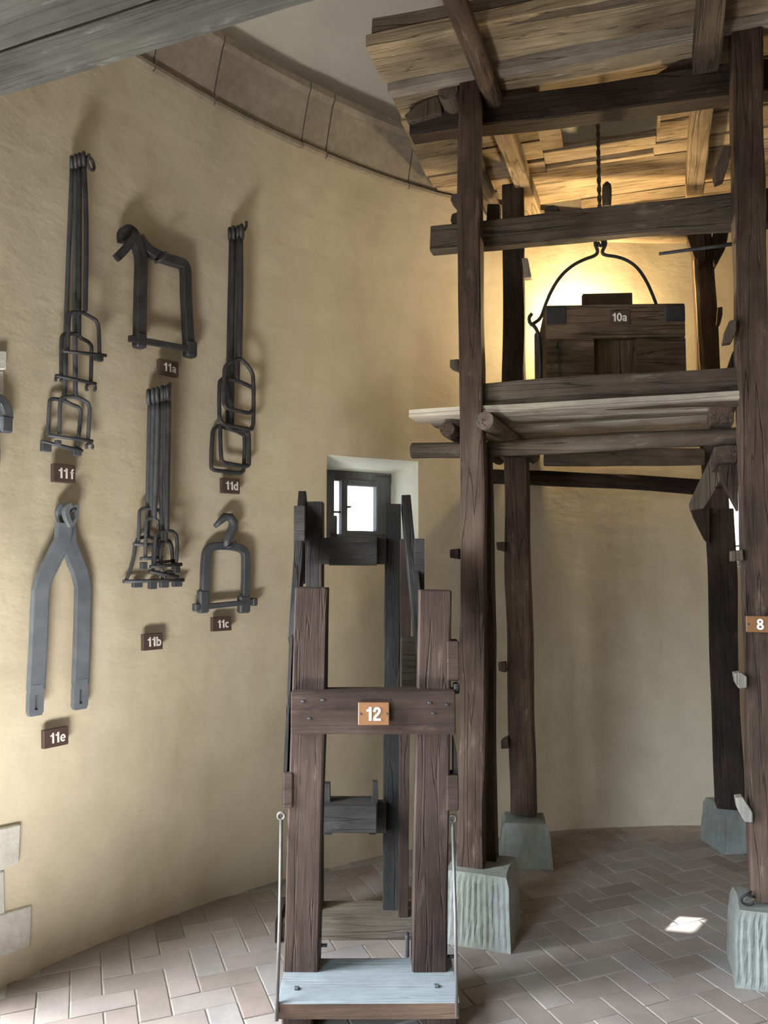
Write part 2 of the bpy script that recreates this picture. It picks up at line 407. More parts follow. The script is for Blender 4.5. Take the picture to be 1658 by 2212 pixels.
GLYPH = {                                    # strokes (path, width) in units of the figure height, and the advance
    '1': ([([(0.33, 0), (0.33, 1.0)], 0.19), ([(0.05, 0.735), (0.16, 0.745), (0.25, 0.80), (0.31, 0.93)], 0.14)], 0.54),
    '0': ([(_ell(0.31, 0.5, 0.215, 0.42), 0.175)], 0.64),
    '2': ([([(0.10, 0.63), (0.105, 0.75), (0.17, 0.87), (0.30, 0.915), (0.43, 0.875), (0.49, 0.76), (0.46, 0.63), (0.34, 0.47), (0.19, 0.32), (0.115, 0.20), (0.10, 0.08)], 0.18), ([(0.015, 0.08), (0.58, 0.08)], 0.165)], 0.64),
    '8': ([(_ell(0.31, 0.735, 0.185, 0.185), 0.165), (_ell(0.31, 0.27, 0.22, 0.195), 0.17)], 0.64),
    'a': ([(_ell(0.245, 0.205, 0.165, 0.135), 0.13), ([(0.085, 0.50), (0.13, 0.61), (0.25, 0.655), (0.37, 0.62), (0.43, 0.52), (0.43, 0.20), (0.445, 0.06), (0.50, 0.03)], 0.155)], 0.58),
    'b': ([([(0.10, 0), (0.10, 1.0)], 0.17), (_ell(0.315, 0.36, 0.205, 0.29), 0.16)], 0.62),
    'c': ([(_ell(0.29, 0.36, 0.205, 0.29, 42, 318), 0.165)], 0.56),
    'd': ([([(0.50, 0), (0.50, 1.0)], 0.17), (_ell(0.285, 0.36, 0.205, 0.29), 0.16)], 0.62),
    'e': ([(_ell(0.29, 0.36, 0.205, 0.29, 2, 322), 0.155), ([(0.10, 0.35), (0.565, 0.35)], 0.11)], 0.58),
    'f': ([([(0.20, 0), (0.20, 0.72), (0.215, 0.85), (0.27, 0.91), (0.37, 0.915)], 0.17), ([(0.03, 0.62), (0.37, 0.62)], 0.125)], 0.38),
    ' ': ([], 0.16)}
def letters(text, c, x, y, n, height, parent, m=M_LETTER, off=0.0):
    tot = sum(GLYPH[ch][1] for ch in text); pen = -tot / 2; vs, fs = [], []
    for ch in text:
        for path, wd in GLYPH[ch][0]:
            closed = math.hypot(path[0][0] - path[-1][0], path[0][1] - path[-1][1]) < 1e-6
            P = path[:-1] if closed else path; k = len(P); b0 = len(vs)
            for i in range(k):
                a = P[i - 1] if (i > 0 or closed) else P[i]; b = P[(i + 1) % k] if (i < k - 1 or closed) else P[i]
                dx, dy = b[0] - a[0], b[1] - a[1]; l = math.hypot(dx, dy); nx, ny = -dy / l, dx / l
                for sgn in (0.5, -0.5):
                    for z in (0.0, 0.0014 / height):
                        vs.append(((pen + P[i][0] + nx * wd * sgn) * height, (P[i][1] - 0.5 + ny * wd * sgn) * height, z * height))
            for i in range(k if closed else k - 1):
                p, q = b0 + 4 * i, b0 + 4 * ((i + 1) % k)
                fs += [(p + 1, q + 1, q + 3, p + 3), (p, p + 1, q + 1, q), (p + 2, q + 2, q + 3, p + 3)]
            if not closed:
                for p in (b0, b0 + 4 * (k - 1)): fs.append((p, p + 1, p + 3, p + 2))
        pen += GLYPH[ch][1]
    x, y, n = Vector(x).normalized(), Vector(y).normalized(), Vector(n).normalized()
    M = Matrix((x, y, n)).transposed().to_4x4(); M.translation = Vector(c)
    me = bpy.data.meshes.new('lettering'); me.from_pydata(vs, [], fs); me.update()
    return link('lettering', me, m, parent, M)

# ------------------------------------------------------------------ room shell
def win_range(pts):                      # theta range and heights of a wall opening from photo corners
    th = [theta(W(*p)) for p in pts]; zz = [W(*p).z for p in pts]
    return min(th), max(th), min(zz), max(zz)
a0, a1, _, _ = win_range([(705, 1100), (903, 1100)])
WIN1 = (a0, a1, W(800, 1185).z, 0.5 * (W(705, 978).z + W(902, 1000).z))
a0, a1, _, _ = win_range([(1572, 1150), (1700, 1150)])
WIN2 = (math.radians(77.3), a1, W(1590, 1224).z, 2.285)  # hidden right side and top enlarged to let the sun patch in
OPEN = [DOOR, WIN3, WIN1, WIN2]
TH = 0.50
def zc_at(p): return 3.715 - 0.085 * max(-1.6, min(0.35, p.x))
def shell():
    ths = set(2 * math.pi * i / 220 for i in range(220))
    for o in OPEN:
        for a in o[:2]: ths.add(a % (2 * math.pi))
    ths = sorted(ths)
    zs = set(np.linspace(0, 3.6, 25).tolist()) | {-0.06, 3.80, 4.0}
    for o in OPEN: zs |= {o[2], o[3]}
    zs = sorted(zs); nt_, nz = len(ths), len(zs)
    vs, fs = [], []
    for r, amp in ((R, 0.007), (R + TH, 0.0)):
        for t in ths:
            edge = any(abs((t - o[k]) % (2 * math.pi)) < 1e-6 for o in OPEN for k in (0, 1))
            for z in zs:
                p = on_ring(t, r, z)
                d = amp * noise.noise((p.x * 2.2, p.y * 2.2, z * 2.0)) if not edge else 0
                vs.append(on_ring(t, r + d, z))
    def hole(i, k):
        t = (ths[i] + (ths[(i + 1) % nt_] if i < nt_ - 1 else 2 * math.pi)) / 2; z = (zs[k] + zs[k + 1]) / 2
        return any(o[0] % (2 * math.pi) < t < o[1] % (2 * math.pi) and o[2] < z < o[3] for o in OPEN)
    B = nt_ * nz
    for i in range(nt_):
        j = (i + 1) % nt_
        for k in range(nz - 1):
            if hole(i, k): continue
            a = (i * nz + k, j * nz + k, j * nz + k + 1, i * nz + k + 1)
            fs.append(a[::-1]); fs.append(tuple(B + q for q in a))
        k = nz - 1
        fs.append((i * nz + k, j * nz + k, B + j * nz + k, B + i * nz + k))
    me = bpy.data.meshes.new('wall_back'); me.from_pydata([tuple(v) for v in vs], [], fs); me.update()
    for p in me.polygons: p.use_smooth = True
    return link('wall_back', me, M_WALL)
wall = shell(); tag(wall, kind='structure')

def reveal(name, o, parent, m, splay=0.0, sillslope=0.0, bot=True):
    """four faces lining an opening through the wall thickness"""
    d0, d1 = 0.0, TH
    def pt(t, z, d): return on_ring(t, R + d, z)
    ta, tb, z0, z1 = o; n = 6
    vs, fs = [], []
    def quad(a, b, c, d):
        i = len(vs); vs.extend([a, b, c, d]); fs.append((i, i + 1, i + 2, i + 3))
    for k in range(n):
        s0, s1 = ta + (tb - ta) * k / n, ta + (tb - ta) * (k + 1) / n
        quad(pt(s0, z1, 0), pt(s1, z1, 0), pt(s1, z1 - splay, d1), pt(s0, z1 - splay, d1))
        if bot: quad(pt(s0, z0, 0), pt(s1, z0, 0), pt(s1, z0 + sillslope, d1), pt(s0, z0 + sillslope, d1))
    for t in (ta, tb):
        quad(pt(t, z0, 0), pt(t, z1, 0), pt(t, z1 - splay, d1), pt(t, z0 + sillslope, d1))
    return link(name, mesh(name, vs, fs), m, parent)

def grid_piece(name, f, nu, nv, m, parent, smooth=True):
    vs = [f(i / nu, j / nv) for i in range(nu + 1) for j in range(nv + 1)]
    fs = [(i * (nv + 1) + j, (i + 1) * (nv + 1) + j, (i + 1) * (nv + 1) + j + 1, i * (nv + 1) + j + 1) for i in range(nu) for j in range(nv)]
    return link(name, mesh(name, vs, fs, smooth), m, parent)

# ceiling: low plaster dome
def dome():
    vs, fs = [], []; NT, NR = 96, 14
    for j in range(NR + 1):
        q = j / NR; r = (R + 0.02) * (1 - q)
        for i in range(NT):
            t = 2 * math.pi * i / NT; p = on_ring(t, r)
            z = 4.0 + 1.5 * math.sqrt(max(0, 1 - (1 - q) ** 2)) if q > 0 else 3.98
            vs.append((p.x, p.y, z - 0.03 * max(0, p.x) * (1 - q)))
    for j in range(NR):
        for i in range(NT):
            k = (i + 1) % NT; fs.append((j * NT + i, j * NT + k, (j + 1) * NT + k, (j + 1) * NT + i))
    return link('ceiling', mesh('ceiling', vs, fs, True), M_CEIL)
ceil = dome(); tag(ceil, kind='structure')

# cornice: moulded stones side by side under the dome
corn = root('trim_1', on_ring(math.radians(110), R, 3.7), None, None, kind='structure')
PROF = [(0.0, -0.024), (0.026, -0.020), (0.028, -0.004), (0.008, 0.0), (0.016, 0.035), (0.045, 0.12), (0.085, 0.225), (0.105, 0.250), (0.105, 0.285), (0.05, 0.30), (-0.03, 0.30)]
th_j = [math.radians(60)] + [theta(W(px, py)) for px, py in ((880, 390), (702, 330), (650, 300), (460, 205), (330, 130))] + [math.radians(a) for a in (150, 163, 176, 190, 204)]
for a, b in zip(th_j[:-1], th_j[1:]):
    n = max(3, int(abs(b - a) / 0.045)); g = 0.0009; vs, fs = [], []
    lo, hi = min(a, b) + g, max(a, b) - g; K = len(PROF); dz = random.uniform(-0.004, 0.004)
    for i in range(n + 1):
        t = lo + (hi - lo) * i / n; zz = zc_at(on_ring(t)) + dz
        for (o, h) in PROF:
            q = 0.004 * noise.noise((t * 9, h * 12, 3.0))
            vs.append(on_ring(t, R - o + 0.004 + q, zz + h))
    for i in range(n):
        for k in range(K - 1):
            fs.append((i * K + k, i * K + k + 1, (i + 1) * K + k + 1, (i + 1) * K + k))
    fs += [tuple(range(K)), tuple(range(n * K, n * K + K))]
    link('stone', mesh('stone', vs, fs), M_CORN, corn)

# grey timber beam crossing overhead at the left
bd = Vector((-0.927, 0.374, 0)).normalized(); bn = Vector((bd.y, -bd.x, 0))
if bn.y < 0: bn = -bn                                             # bn points away from the viewer
bz = 2.95; e0 = PZ(0, 213, bz)
beam = root('ceiling_beam', e0, None, None, kind='structure')
off = 0.0
for wdt, dz in ((0.150, 0.0), (0.19, 0.007), (0.22, 0.002), (0.22, 0.007)):
    cc = e0 - bn * (off + wdt / 2)
    timber('board', cc + bd * 0.95 + UP * (dz + 0.07), cc - bd * 4.6 + UP * (dz + 0.07), wdt - 0.005, 0.14, M_GREYB, beam, hint=bn, wob=0.004, cham=0.07)
    off += wdt

# floor: mortar bed, herringbone tiles
def disc(name, r, z, m):
    n = 96; vs = [on_ring(2 * math.pi * i / n, r, z) for i in range(n)] + [on_ring(2 * math.pi * i / n, r, z - 0.2) for i in range(n)]
    fs = [tuple(range(n)), tuple(range(2 * n - 1, n - 1, -1))] + [(i, n + i, n + (i + 1) % n, (i + 1) % n) for i in range(n)]
    return link(name, mesh(name, vs, fs), m)
floor = disc('floor', R + 0.45, -0.0035, M_GROUT); tag(floor, kind='structure')
TW, FA = 0.110, math.radians(21.5)
E1 = Vector((math.cos(FA), math.sin(FA), 0)); E2 = Vector((-math.sin(FA), math.cos(FA), 0)); T0 = PZ(1267, 2076, 0) 
def in_view(p, mg=90):
    d = p - EYE; yy = d.y * _c + d.z * _s; zz = -d.y * _s + d.z * _c
    if yy < 0.3: return False
    return -mg < 829 + F * d.x / yy < 1658 + mg and -mg < 1106 - F * zz / yy < 2212 + mg
tiles = []
for i in range(-60, 61):
    for j in range(-60, 61):
        k = (i - j) % 4
        if k == 0: cx, cy, hor = i + 1.0, j + 0.5, True
        elif k == 2: cx, cy, hor = i + 0.5, j + 0.0, False
        else: continue
        p = T0 + E1 * (cx * TW) + E2 * (cy * TW)
        if (p.x - CX) ** 2 + (p.y - CY) ** 2 > (R + 0.05) ** 2 or p.y < 1.2: continue
        tiles.append((p, hor, in_view(p)))
def tile_mesh(k):
    rnd = random.Random(k); a, b, h = TW - 0.0022, TW / 2 - 0.0022, 0.0
    vs = []
    for (s, z) in ((1.0, -0.012), (1.0, -0.0022), (None, 0.0)):
        for (x, y) in ((-1, -1), (1, -1), (1, 1), (-1, 1)):
            ax, by = (a, b) if s else (a - 0.0025, b - 0.0025)
            vs.append((x * ax + rnd.uniform(-.0012, .0012), y * by + rnd.uniform(-.0012, .0012), z))
    fs = [(8, 9, 10, 11)]
    for l in (0, 4):
        for q in range(4): fs.append((l + q, l + (q + 1) % 4, l + 4 + (q + 1) % 4, l + 4 + q))
    me = mesh('tile', vs, fs); me.materials.append(M_TILE); return me
TM = [tile_mesh(k) for k in range(6)]
vis = sorted([t for t in tiles if t[2]], key=lambda t: (t[0] - EYE).length)
near, far = vis[:300], vis[300:] + [t for t in tiles if not t[2]]
rt = random.Random(3)
def tile_M(p, hor):
    M = Matrix.Translation(p + UP * rt.uniform(-0.0008, 0.0012)) @ Matrix.Rotation(FA + (0 if hor else math.pi / 2), 4, 'Z')
    return M @ Matrix.Rotation(rt.uniform(-.004, .004), 4, 'X') @ Matrix.Rotation(rt.uniform(-.004, .004), 4, 'Y')
for p, hor, _ in near:
    o = bpy.data.objects.new('tile', TM[rt.randrange(6)]); COL.objects.link(o); o.parent = floor; o.matrix_local = tile_M(p, hor)
vs, fs = [], []
for p, hor, _ in far:
    M = tile_M(p, hor); me = TM[rt.randrange(6)]; b0 = len(vs)
    vs += [M @ v.co for v in me.vertices]; fs += [tuple(b0 + q for q in pl.vertices) for pl in me.polygons]
tag(link('tile_field', mesh('tile_field', vs, fs), M_TILE, floor), kind='stuff')

# ------------------------------------------------------------------ windows and doorway
def tangent(th): return Vector((math.sin(th), -math.cos(th), 0))      # to the viewer's right along the far wall
def radial(th): return Vector((math.cos(th), math.sin(th), 0))
def rect_bars(name, P, x, y, depth, spec, m, parent):
    for (u0, u1, v0, v1) in spec:
        c = P + x * ((u0 + u1) / 2) + y * ((v0 + v1) / 2)
        block(name, c, x, depth, y, abs(u1 - u0), 0.045, abs(v1 - v0), m, parent, bev=0.004)
win1 = root('window_1', on_ring((WIN1[0] + WIN1[1]) / 2, R, WIN1[2]), None, None, kind='structure')
reveal('reveal', WIN1, win1, M_REVEAL, splay=0.05, sillslope=-0.02)
thm = (WIN1[0] + WIN1[1]) / 2; X1 = tangent(thm); D1 = radial(thm)
PW = on_ring(thm, R + 0.36, 0)                                  # plane of the window frame
def on_win(px, py):
    d = ray(px, py); t = (PW - EYE).dot(D1) / d.dot(D1); q = EYE + d * t - PW
    return q.dot(X1), q.z
def wbar(x0, x1, y0, y1, name='window_frame', th=0.05, m=M_FRAME, dd=0.0):
    u0, v0 = on_win(x0, (y0 + y1) / 2); u1, v1 = on_win(x1, (y0 + y1) / 2); _, va = on_win((x0 + x1) / 2, y0); _, vb = on_win((x0 + x1) / 2, y1)
    c = PW + X1 * ((u0 + u1) / 2) + UP * ((va + vb) / 2) + D1 * dd
    return block(name, c, X1, D1, UP, abs(u1 - u0), th, abs(va - vb), m, win1, bev=0.004)
wbar(630, 717, 1015, 1215, 'shutter', 0.06)
wbar(640, 850, 1015, 1040); wbar(640, 850, 1154, 1215, 'window_sill', 0.07)
wbar(733, 745, 1035, 1156, 'sash_stile', 0.05, dd=-0.01); wbar(807, 838, 1030, 1156, 'sash_stile', 0.05, dd=-0.01)
wbar(744, 808, 1038, 1051, 'sash_rail', 0.045, dd=-0.01); wbar(744, 808, 1147, 1157, 'sash_rail', 0.045, dd=-0.01)
wbar(716, 734, 1104, 1108, 'muntin', 0.03)
wbar(743, 750, 1094, 1098, 'window_latch', 0.03, M_IRON, -0.04)
wbar(716, 734, 1038, 1156, 'pane', 0.006, M_GLASS); wbar(744, 808, 1050, 1148, 'pane', 0.006, M_GLASS)

win2 = root('window_2', on_ring((WIN2[0] + WIN2[1]) / 2, R, WIN2[2]), None, None, kind='structure')
reveal('reveal', WIN2, win2, M_REVEAL, splay=0.03)
t2 = (WIN2[0] + WIN2[1]) / 2; X2 = tangent(t2); D2 = radial(t2); w2 = (WIN2[1] - WIN2[0]) * (R + 0.3); h2 = WIN2[3] - WIN2[2]
P2 = on_ring(t2, R + 0.30, (WIN2[2] + WIN2[3]) / 2)
for (u, v, a, b, nm) in ((-w2 / 2, 0, 0.05, h2, 'window_frame'), (w2 / 2, 0, 0.05, h2, 'window_frame'), (0, h2 / 2 - .03, w2, 0.05, 'window_frame'), (0, -h2 / 2 + .01, w2, 0.05, 'window_frame'), (0, -0.25, w2, 0.012, 'muntin'), (-0.10, 0, 0.09, h2, 'sash_stile')):  # unseen wide sash stile added to block a second sun patch
    block(nm, P2 + X2 * u + UP * v, X2, D2, UP, a, 0.05, b, M_FRAME, win2)
block('pane', P2, X2, D2, UP, w2, 0.006, h2, M_GLASS, win2, bev=0)

door = root('door_1', on_ring(dm, R, 0), None, None, kind='structure')
reveal('reveal', DOOR, door, M_REVEAL, bot=False)
# quoin stones of the doorway's jamb, each proud of the plaster by its own amount
def quoin(poly, off):
    p0 = [W(x, y, off) for x, y in poly]; c = sum(p0, Vector()) / len(p0)
    n = Vector((c.x - CX, c.y - CY, 0)).normalized()
    prism('stone', p0, n * (off + 0.05), M_QUOIN, door, bev=0.004)
quoin([(-70, 1803), (-20, 1795), (46, 1781), (45, 1800), (42, 1864), (12, 1878), (-70, 1905)], 0.022)
quoin([(-70, 1907), (10, 1881), (12, 1973), (-70, 2000)], 0.010)
quoin([(-70, 2002), (14, 1972), (40, 1965), (69, 1956), (68, 2000), (66, 2044), (30, 2058), (-70, 2092)], 0.014)
quoin([(-70, 756), (-10, 757), (16, 757), (15, 798), (-10, 798), (-70, 796)], 0.03)
quoin([(-70, 799), (-10, 800), (9, 801), (10, 850), (-70, 849)], 0.012)
win3 = root('added_window_3', on_ring(w3, R, WIN3[2]), None, None, kind='structure')  # unseen opening added to carry the fill lamp
reveal('reveal', WIN3, win3, M_REVEAL)

# ------------------------------------------------------------------ stone blocks under the tower's posts
CF = 3.253
def stone_block(label, px_front, py_front, wdt, dep, hgt, yaw, taper, flutes, amp=0.0036):
    c = Vector(px_front)                                          # centre of the block on the floor
    x = Vector((math.cos(yaw), math.sin(yaw), 0)); y = Vector((-math.sin(yaw), math.cos(yaw), 0))
    vs, fs = [], []
    NX, NZ = flutes, 8
    # front face as a fluted grid, the other faces plain with irregular edges
    def P(a, b, z):
        s = 1 - (1 - taper) * z / hgt
        return c + x * (a * wdt / 2 * s) + y * (b * dep / 2 * s) + UP * z
    N = NX * 4; ring = []
    for i in range(N + 1): ring.append((-1 + 2 * i / N, -1, i))
    M = 8
    for i in range(1, M + 1): ring.append((1, -1 + 2 * i / M, -1))
    for i in range(1, M + 1): ring.append((1 - 2 * i / M, 1, -1))
    for i in range(1, M): ring.append((-1, 1 - 2 * i / M, -1))
    K = len(ring)
    for k in range(NZ + 1):
        z = hgt * k / NZ
        for (a, b, i) in ring:
            p = P(a, b, z); q = 0.008 * noise.noise(p * 6.0) + 0.003 * noise.noise(p * 25)
            if i >= 0:
                q += (amp * (0.5 + 0.5 * math.cos(2 * math.pi * i / 4 + 1.6 * noise.noise((k * .7, i * .31, c.x * 5)))) if 0 < k < NZ and 1 < i < N - 1 else 0.004)
            d = (p - c); d.z = 0
            if k == NZ: p = p - d.normalized() * 0.012
            vs.append(p + d.normalized() * (q - 0.006) - c)
    for k in range(NZ):
        for i in range(K):
            j = (i + 1) % K; fs.append((k * K + i, k * K + j, (k + 1) * K + j, (k + 1) * K + i))
    fs.append(tuple(range(NZ * K, NZ * K + K))); fs.append(tuple(range(K)))
    o = link('stone_base', mesh('stone_base', vs, fs), M_STONE, None, Matrix.Translation(c))
    return tag(o, label, 'stone block')
# centres follow the posts
FLc = PC(1018, 1878, CF); FLc.z = 0; FRc = PC(1660, 1952, CF); FRc.z = 0
BLc = Vector((0.735, 4.13, 0)); BRc = Vector((1.90, 4.33, 0))
ya = TA
def from_corner(px, py, w, d, yaw, side):
    """centre of a block whose near corner stands at a floor point of the photo (side: +1 right corner, -1 left corner)"""
    p = PZ(px, py, 0); x = Vector((math.cos(yaw), math.sin(yaw), 0)); y = Vector((-math.sin(yaw), math.cos(yaw), 0))
    return p - x * (side * w / 2) + y * (d / 2)
y1 = math.radians(-19)
stone_block('grey stone block with vertical tooling under the front left post', from_corner(1104, 2062, 0.30, 0.27, y1, 1), 0, 0.30, 0.27, 0.285, y1, 0.92, 12)
y2 = math.radians(-17)
stone_block('grey stone block with vertical tooling under the post with the 8 plate', from_corner(1586, 2134, 0.30, 0.27, y2, -1), 0, 0.30, 0.27, 0.27, y2, 0.90, 11, 0.0055)
stone_block('low grey stone block under the back left post near the wall', BLc, 0, 0.27, 0.24, 0.215, math.radians(-6), 0.86, 6, 0.0)
stone_block('dim grey stone block under the back right post in the shade', BRc + Vector((0.02, 0.0, 0)), 0, 0.27, 0.24, 0.235, math.radians(5), 0.90, 6, 0.0)

# ------------------------------------------------------------------ the timber tower
tw = root('timber_tower', FLc, 'tall dark oak hoisting tower on four posts with plank roof and platform', 'wooden tower')
def post(l0, r0, y0, l1, r1, y1, c, dep, m=M_OAK, name='post', label=None, wob=0.010, hint=None, c1=None):
    """upright given by its left and right edge in the photo at the foot (y0) and the head (y1)"""
    c1 = c if c1 is None else c1
    A = (PC(l0, y0, c) + PC(r0, y0, c)) / 2; B = (PC(l1, y1, c1) + PC(r1, y1, c1)) / 2
    wa = (PC(l0, y0, c) - PC(r0, y0, c)).length; wb = (PC(l1, y1, c1) - PC(r1, y1, c1)).length
    return timber(name, A + V * dep / 2, B + V * dep / 2, wa, dep, m, tw, hint=hint or U, w1=wb, h1=dep, wob=wob, label=label)
def beam_c(name, x0, y0, x1, y1, c, hpx0, hpx1, dep, m=M_OAK, rnd=False, ext=0.0, wob=0.009, label=None, c1=None, bow=0):
    """beam by its centre line in the photo, front face on plane c"""
    A = PC(x0, y0, c); B = PC(x1, y1, c if c1 is None else c1); d = (B - A).normalized()
    h0 = hpx0 * mpp(A); h1 = hpx1 * mpp(B); B = B + d * ext
    return timber(name, A + V * dep / 2, B + V * dep / 2, h0, dep, m, tw, hint=UP, w1=h1, h1=dep, rnd=rnd, wob=wob, label=label, bow=bow)
post(990, 1048, 1878, 992, 1036, 152, CF, 0.10)                                        # front left
post(1046, 1070, 1866, 1041, 1058, 985, CF + 0.09, 0.07, M_OAKD, 'post_doubling')
post(1626, 1700, 1950, 1577, 1640, 35, CF, 0.11)                                       # front right
post(1102, 1156, 1760, 1086, 1138, 985, 4.14, 0.10)                                     # back left, lower
post(1086, 1136, 986, 1084, 1128, 396, 4.14, 0.10, M_OAKD)
post(1549, 1607, 1748, 1527, 1586, 1100, 4.53, 0.12, M_OAKD)                            # back right
post(1524, 1578, 1110, 1497, 1541, 505, 4.53, 0.10)
post(1518, 1528, 850, 1497, 1505, 560, 4.45, 0.03, M_DECK, 'lit_edge_strip', label='pale strip standing in for the lit edge of the back right post')  # pale strip put in for the lit part of the post
# rails
B1c = CF + 0.13
beam_c('rail', 886, 972, 1590, 942, B1c, 34, 37, 0.075, M_RAIL, rnd=True, ext=0.5)
beam_c('rail', 1040, 1027, 1560, 1052, 4.28, 32, 36, 0.07, M_OAKD, rnd=True, c1=4.62)
beam_c('front_board', 1041, 861, 1590, 834, CF + 0.055, 63, 84, 0.045, M_RAIL, ext=0.0)
beam_c('rail', 930, 514, 1575, 450, CF + 0.12, 58, 76, 0.07, M_RAIL, ext=0.5)
beam_c('rail', 886, 262, 1568, 172, CF + 0.12, 60, 74, 0.10, M_OAKD, ext=0.5)
beam_c('rail', 1175, 986, 1520, 984, 4.15, 40, 36, 0.05, M_RAIL, bow=0.0)                 # board under the back edge of the platform
beam_c('rail', 1120, 503, 1510, 502, 4.24, 30, 30, 0.09, M_DECK, rnd=True, c1=4.5)        # pale log at the back under the roof
# platform joists (logs seen end-on) and platform planks
ZJ = PC(1048, 908, CF - 0.02).z; DV = Vector((0.352, 0.936, 0))
a = PC(1048, 908, CF - 0.02); timber('joist', a, a + DV * 1.18, 0.081, 0.081, M_RAIL, tw, hint=U, rnd=True)
a = PC(966, 917, CF + 0.10); a.z = ZJ - 0.005; timber('joist', a, a + DV * 1.1, 0.072, 0.072, M_OAK, tw, hint=U, rnd=True)
a = PC(1558, 888, CF + 0.09); timber('joist', a, a + DV * 1.15, 0.095, 0.10, M_OAK, tw, hint=U, wob=0.008)
a = PC(1567, 981, CF + 0.10); timber('joist', a, a + DV * 1.25, 0.085, 0.072, M_OAK, tw, hint=U, wob=0.006)
zp = ZJ + 0.040
def plank_row(z, c0, c1, u0, u1, th, m, name='plank', wob=0.004, zj=0.0, end=0.0):
    A = V * ((c0 + c1) / 2) + U * u0 + UP * (z + th / 2 + zj); B = V * ((c0 + c1) / 2) + U * u1 + UP * (z + th / 2 + zj)
    return timber(name, A, B, (c1 - c0) - 0.004, th, m, tw, hint=V, wob=wob, cham=0.10)
def uc(p): return p.dot(U), p.dot(V)
uL, cL = uc(PZ(893, 907, zp)); uL2, _ = uc(PZ(918, 932, zp)); uL3, _ = uc(PZ(938, 938, zp))
uR = uc(PC(1590, 860, CF))[0] + 0.03
M_P0 = M_PALE
plank_row(zp, CF + 0.02, CF + 0.20, uL, uR, 0.035, M_PALE)  # front rows coloured paler to stand in for light on their undersides
plank_row(zp, CF + 0.205, CF + 0.36, uL + 0.05, uR, 0.033, M_PALE)
plank_row(zp, CF + 0.40, CF + 0.56, uL + 0.12, uR, 0.034, M_PALE)
plank_row(zp, CF + 0.57, CF + 0.74, uL + 0.20, uR, 0.035, M_DECK)
plank_row(zp, CF + 0.75, CF + 0.93, uL + 0.22, uR, 0.035, M_DECK)
plank_row(zp, CF + 0.935, CF + 1.10, uL + 0.25, uR + 0.1, 0.035, M_DECK); plank_row(zp, CF + 1.105, CF + 1.25, uL + 0.32, uR + 0.15, 0.035, M_DECK); plank_row(zp, CF + 1.255, CF + 1.36, uL + 0.40, uR + 0.2, 0.035, M_DECK)  # unseen back rows added to stop lamp light leaking below
# ---- roof deck: joists, planks, hatch
ZD = 3.70
for (x0, y0, x1, y1, w0, kind, m) in ((985, 0, 1150, 452, 0.088, True, M_OAK), (1537, 0, 1497, 412, 0.10, False, M_RAIL)):
    A = PZ(x0, y0, ZD - 0.048); Bp = PZ(x1, y1, ZD - 0.048); d = (Bp - A).normalized()
    Mid = PC((x0 + x1) / 2 - 10, 235, CF + 0.17)
    s = (CF + 0.16 - A.dot(V)) / d.dot(V)
    K = A + d * s
    timber('roof_joist', A - d * 0.55, K, w0, 0.09, m, tw, hint=U, rnd=kind, wob=0.008)
    timber('roof_joist', K + d * 0.02 + U * (0.005), Bp, w0 * 0.95, 0.09, M_DECK, tw, hint=U, wob=0.006)
A = PC(967, 196, CF + 0.02); timber('roof_joist', A, A + (PZ(1066, 455, ZD - 0.06) - A) * 1.0, 0.095, 0.095, M_RAIL, tw, hint=U, rnd=True, wob=0.008)
ends = [((787, 110), (833, 186)), ((834, 188), (845, 199)), ((846, 201), (868, 261)), ((871, 263), (888, 312)), ((888, 316), (905, 345)), ((905, 347), (922, 383)), ((924, 385), (940, 405)), ((942, 407), (955, 428))]
hL, hR = uc(PZ(1211, 295, ZD))[0], uc(PZ(1424, 262, ZD))[0]      # hatch from left to right
h0, h1 = uc(PZ(1210, 265, ZD))[1], uc(PZ(1215, 325, ZD))[1]
sL, sR = uc(PZ(1170, 330, ZD))[0], uc(PZ(1415, 296, ZD))[0]
rows = []
for (f, b) in ends:
    uf, cf = uc(PZ(*f, ZD)); ub, cb = uc(PZ(*b, ZD)); rows.append([(uf + ub) / 2, cf, cb])
for i in range(len(rows) - 1): rows[i + 1][1] = max(rows[i + 1][1], rows[i][2])
UR = uc(PZ(1640, 60, ZD))[0] + 1.1
zr = random.Random(5)
for i, (u0, c0, c1) in enumerate(rows):
    zz = ZD + zr.uniform(0, 0.006); ww = 0.007
    if i in (4, 5, 6):                                             # rows cut by the hatch and its two slots
        plank_row(zz, c0, c1, u0, sL, 0.04, M_DECK, wob=ww); plank_row(zz, c0, c1, sR + 0.01 if i != 6 else sR, UR, 0.04, M_DECK, wob=ww)
    elif i == 1:
        plank_row(zz - 0.022, c0, c1 + 0.02, u0, UR, 0.05, M_PALE, wob=ww)
    else:
        plank_row(zz + (0.012 if i == 0 else 0), c0, c1, u0, UR, 0.055 if i == 0 else 0.04, M_DECK, wob=ww)
plank_row(ZD, h1, 4.115, sL + 0.01, sR, 0.045, M_DECK); plank_row(ZD - 0.004, 4.155, rows[6][2], sL + 0.01, sR, 0.045, M_DECK)
cb = rows[-1][2]
def chord(c, r):                                                    # where a row meets the round wall
    d = U * (U.x * CX + U.y * CY) + V * c - Vector((CX, CY, 0)); k = math.sqrt(max(0, r * r - d.length ** 2)); m0 = U.x * CX + U.y * CY
    return m0 - k, m0 + k
for k in range(4):
    c0, c1 = cb + 0.004 + k * 0.135, cb + 0.135 + k * 0.135
    lo, hi = chord(c1, R - 0.03)
    plank_row(ZD + zr.uniform(0, 0.006), c0, c1, max(rows[-1][0] + 0.10 + 0.05 * k, lo), min(UR, hi), 0.04, M_DECK, wob=0.006)
plank_row(ZD + 0.002, h0 + 0.01, h1 - 0.02, sL + 0.004, hL, 0.038, M_DECK)
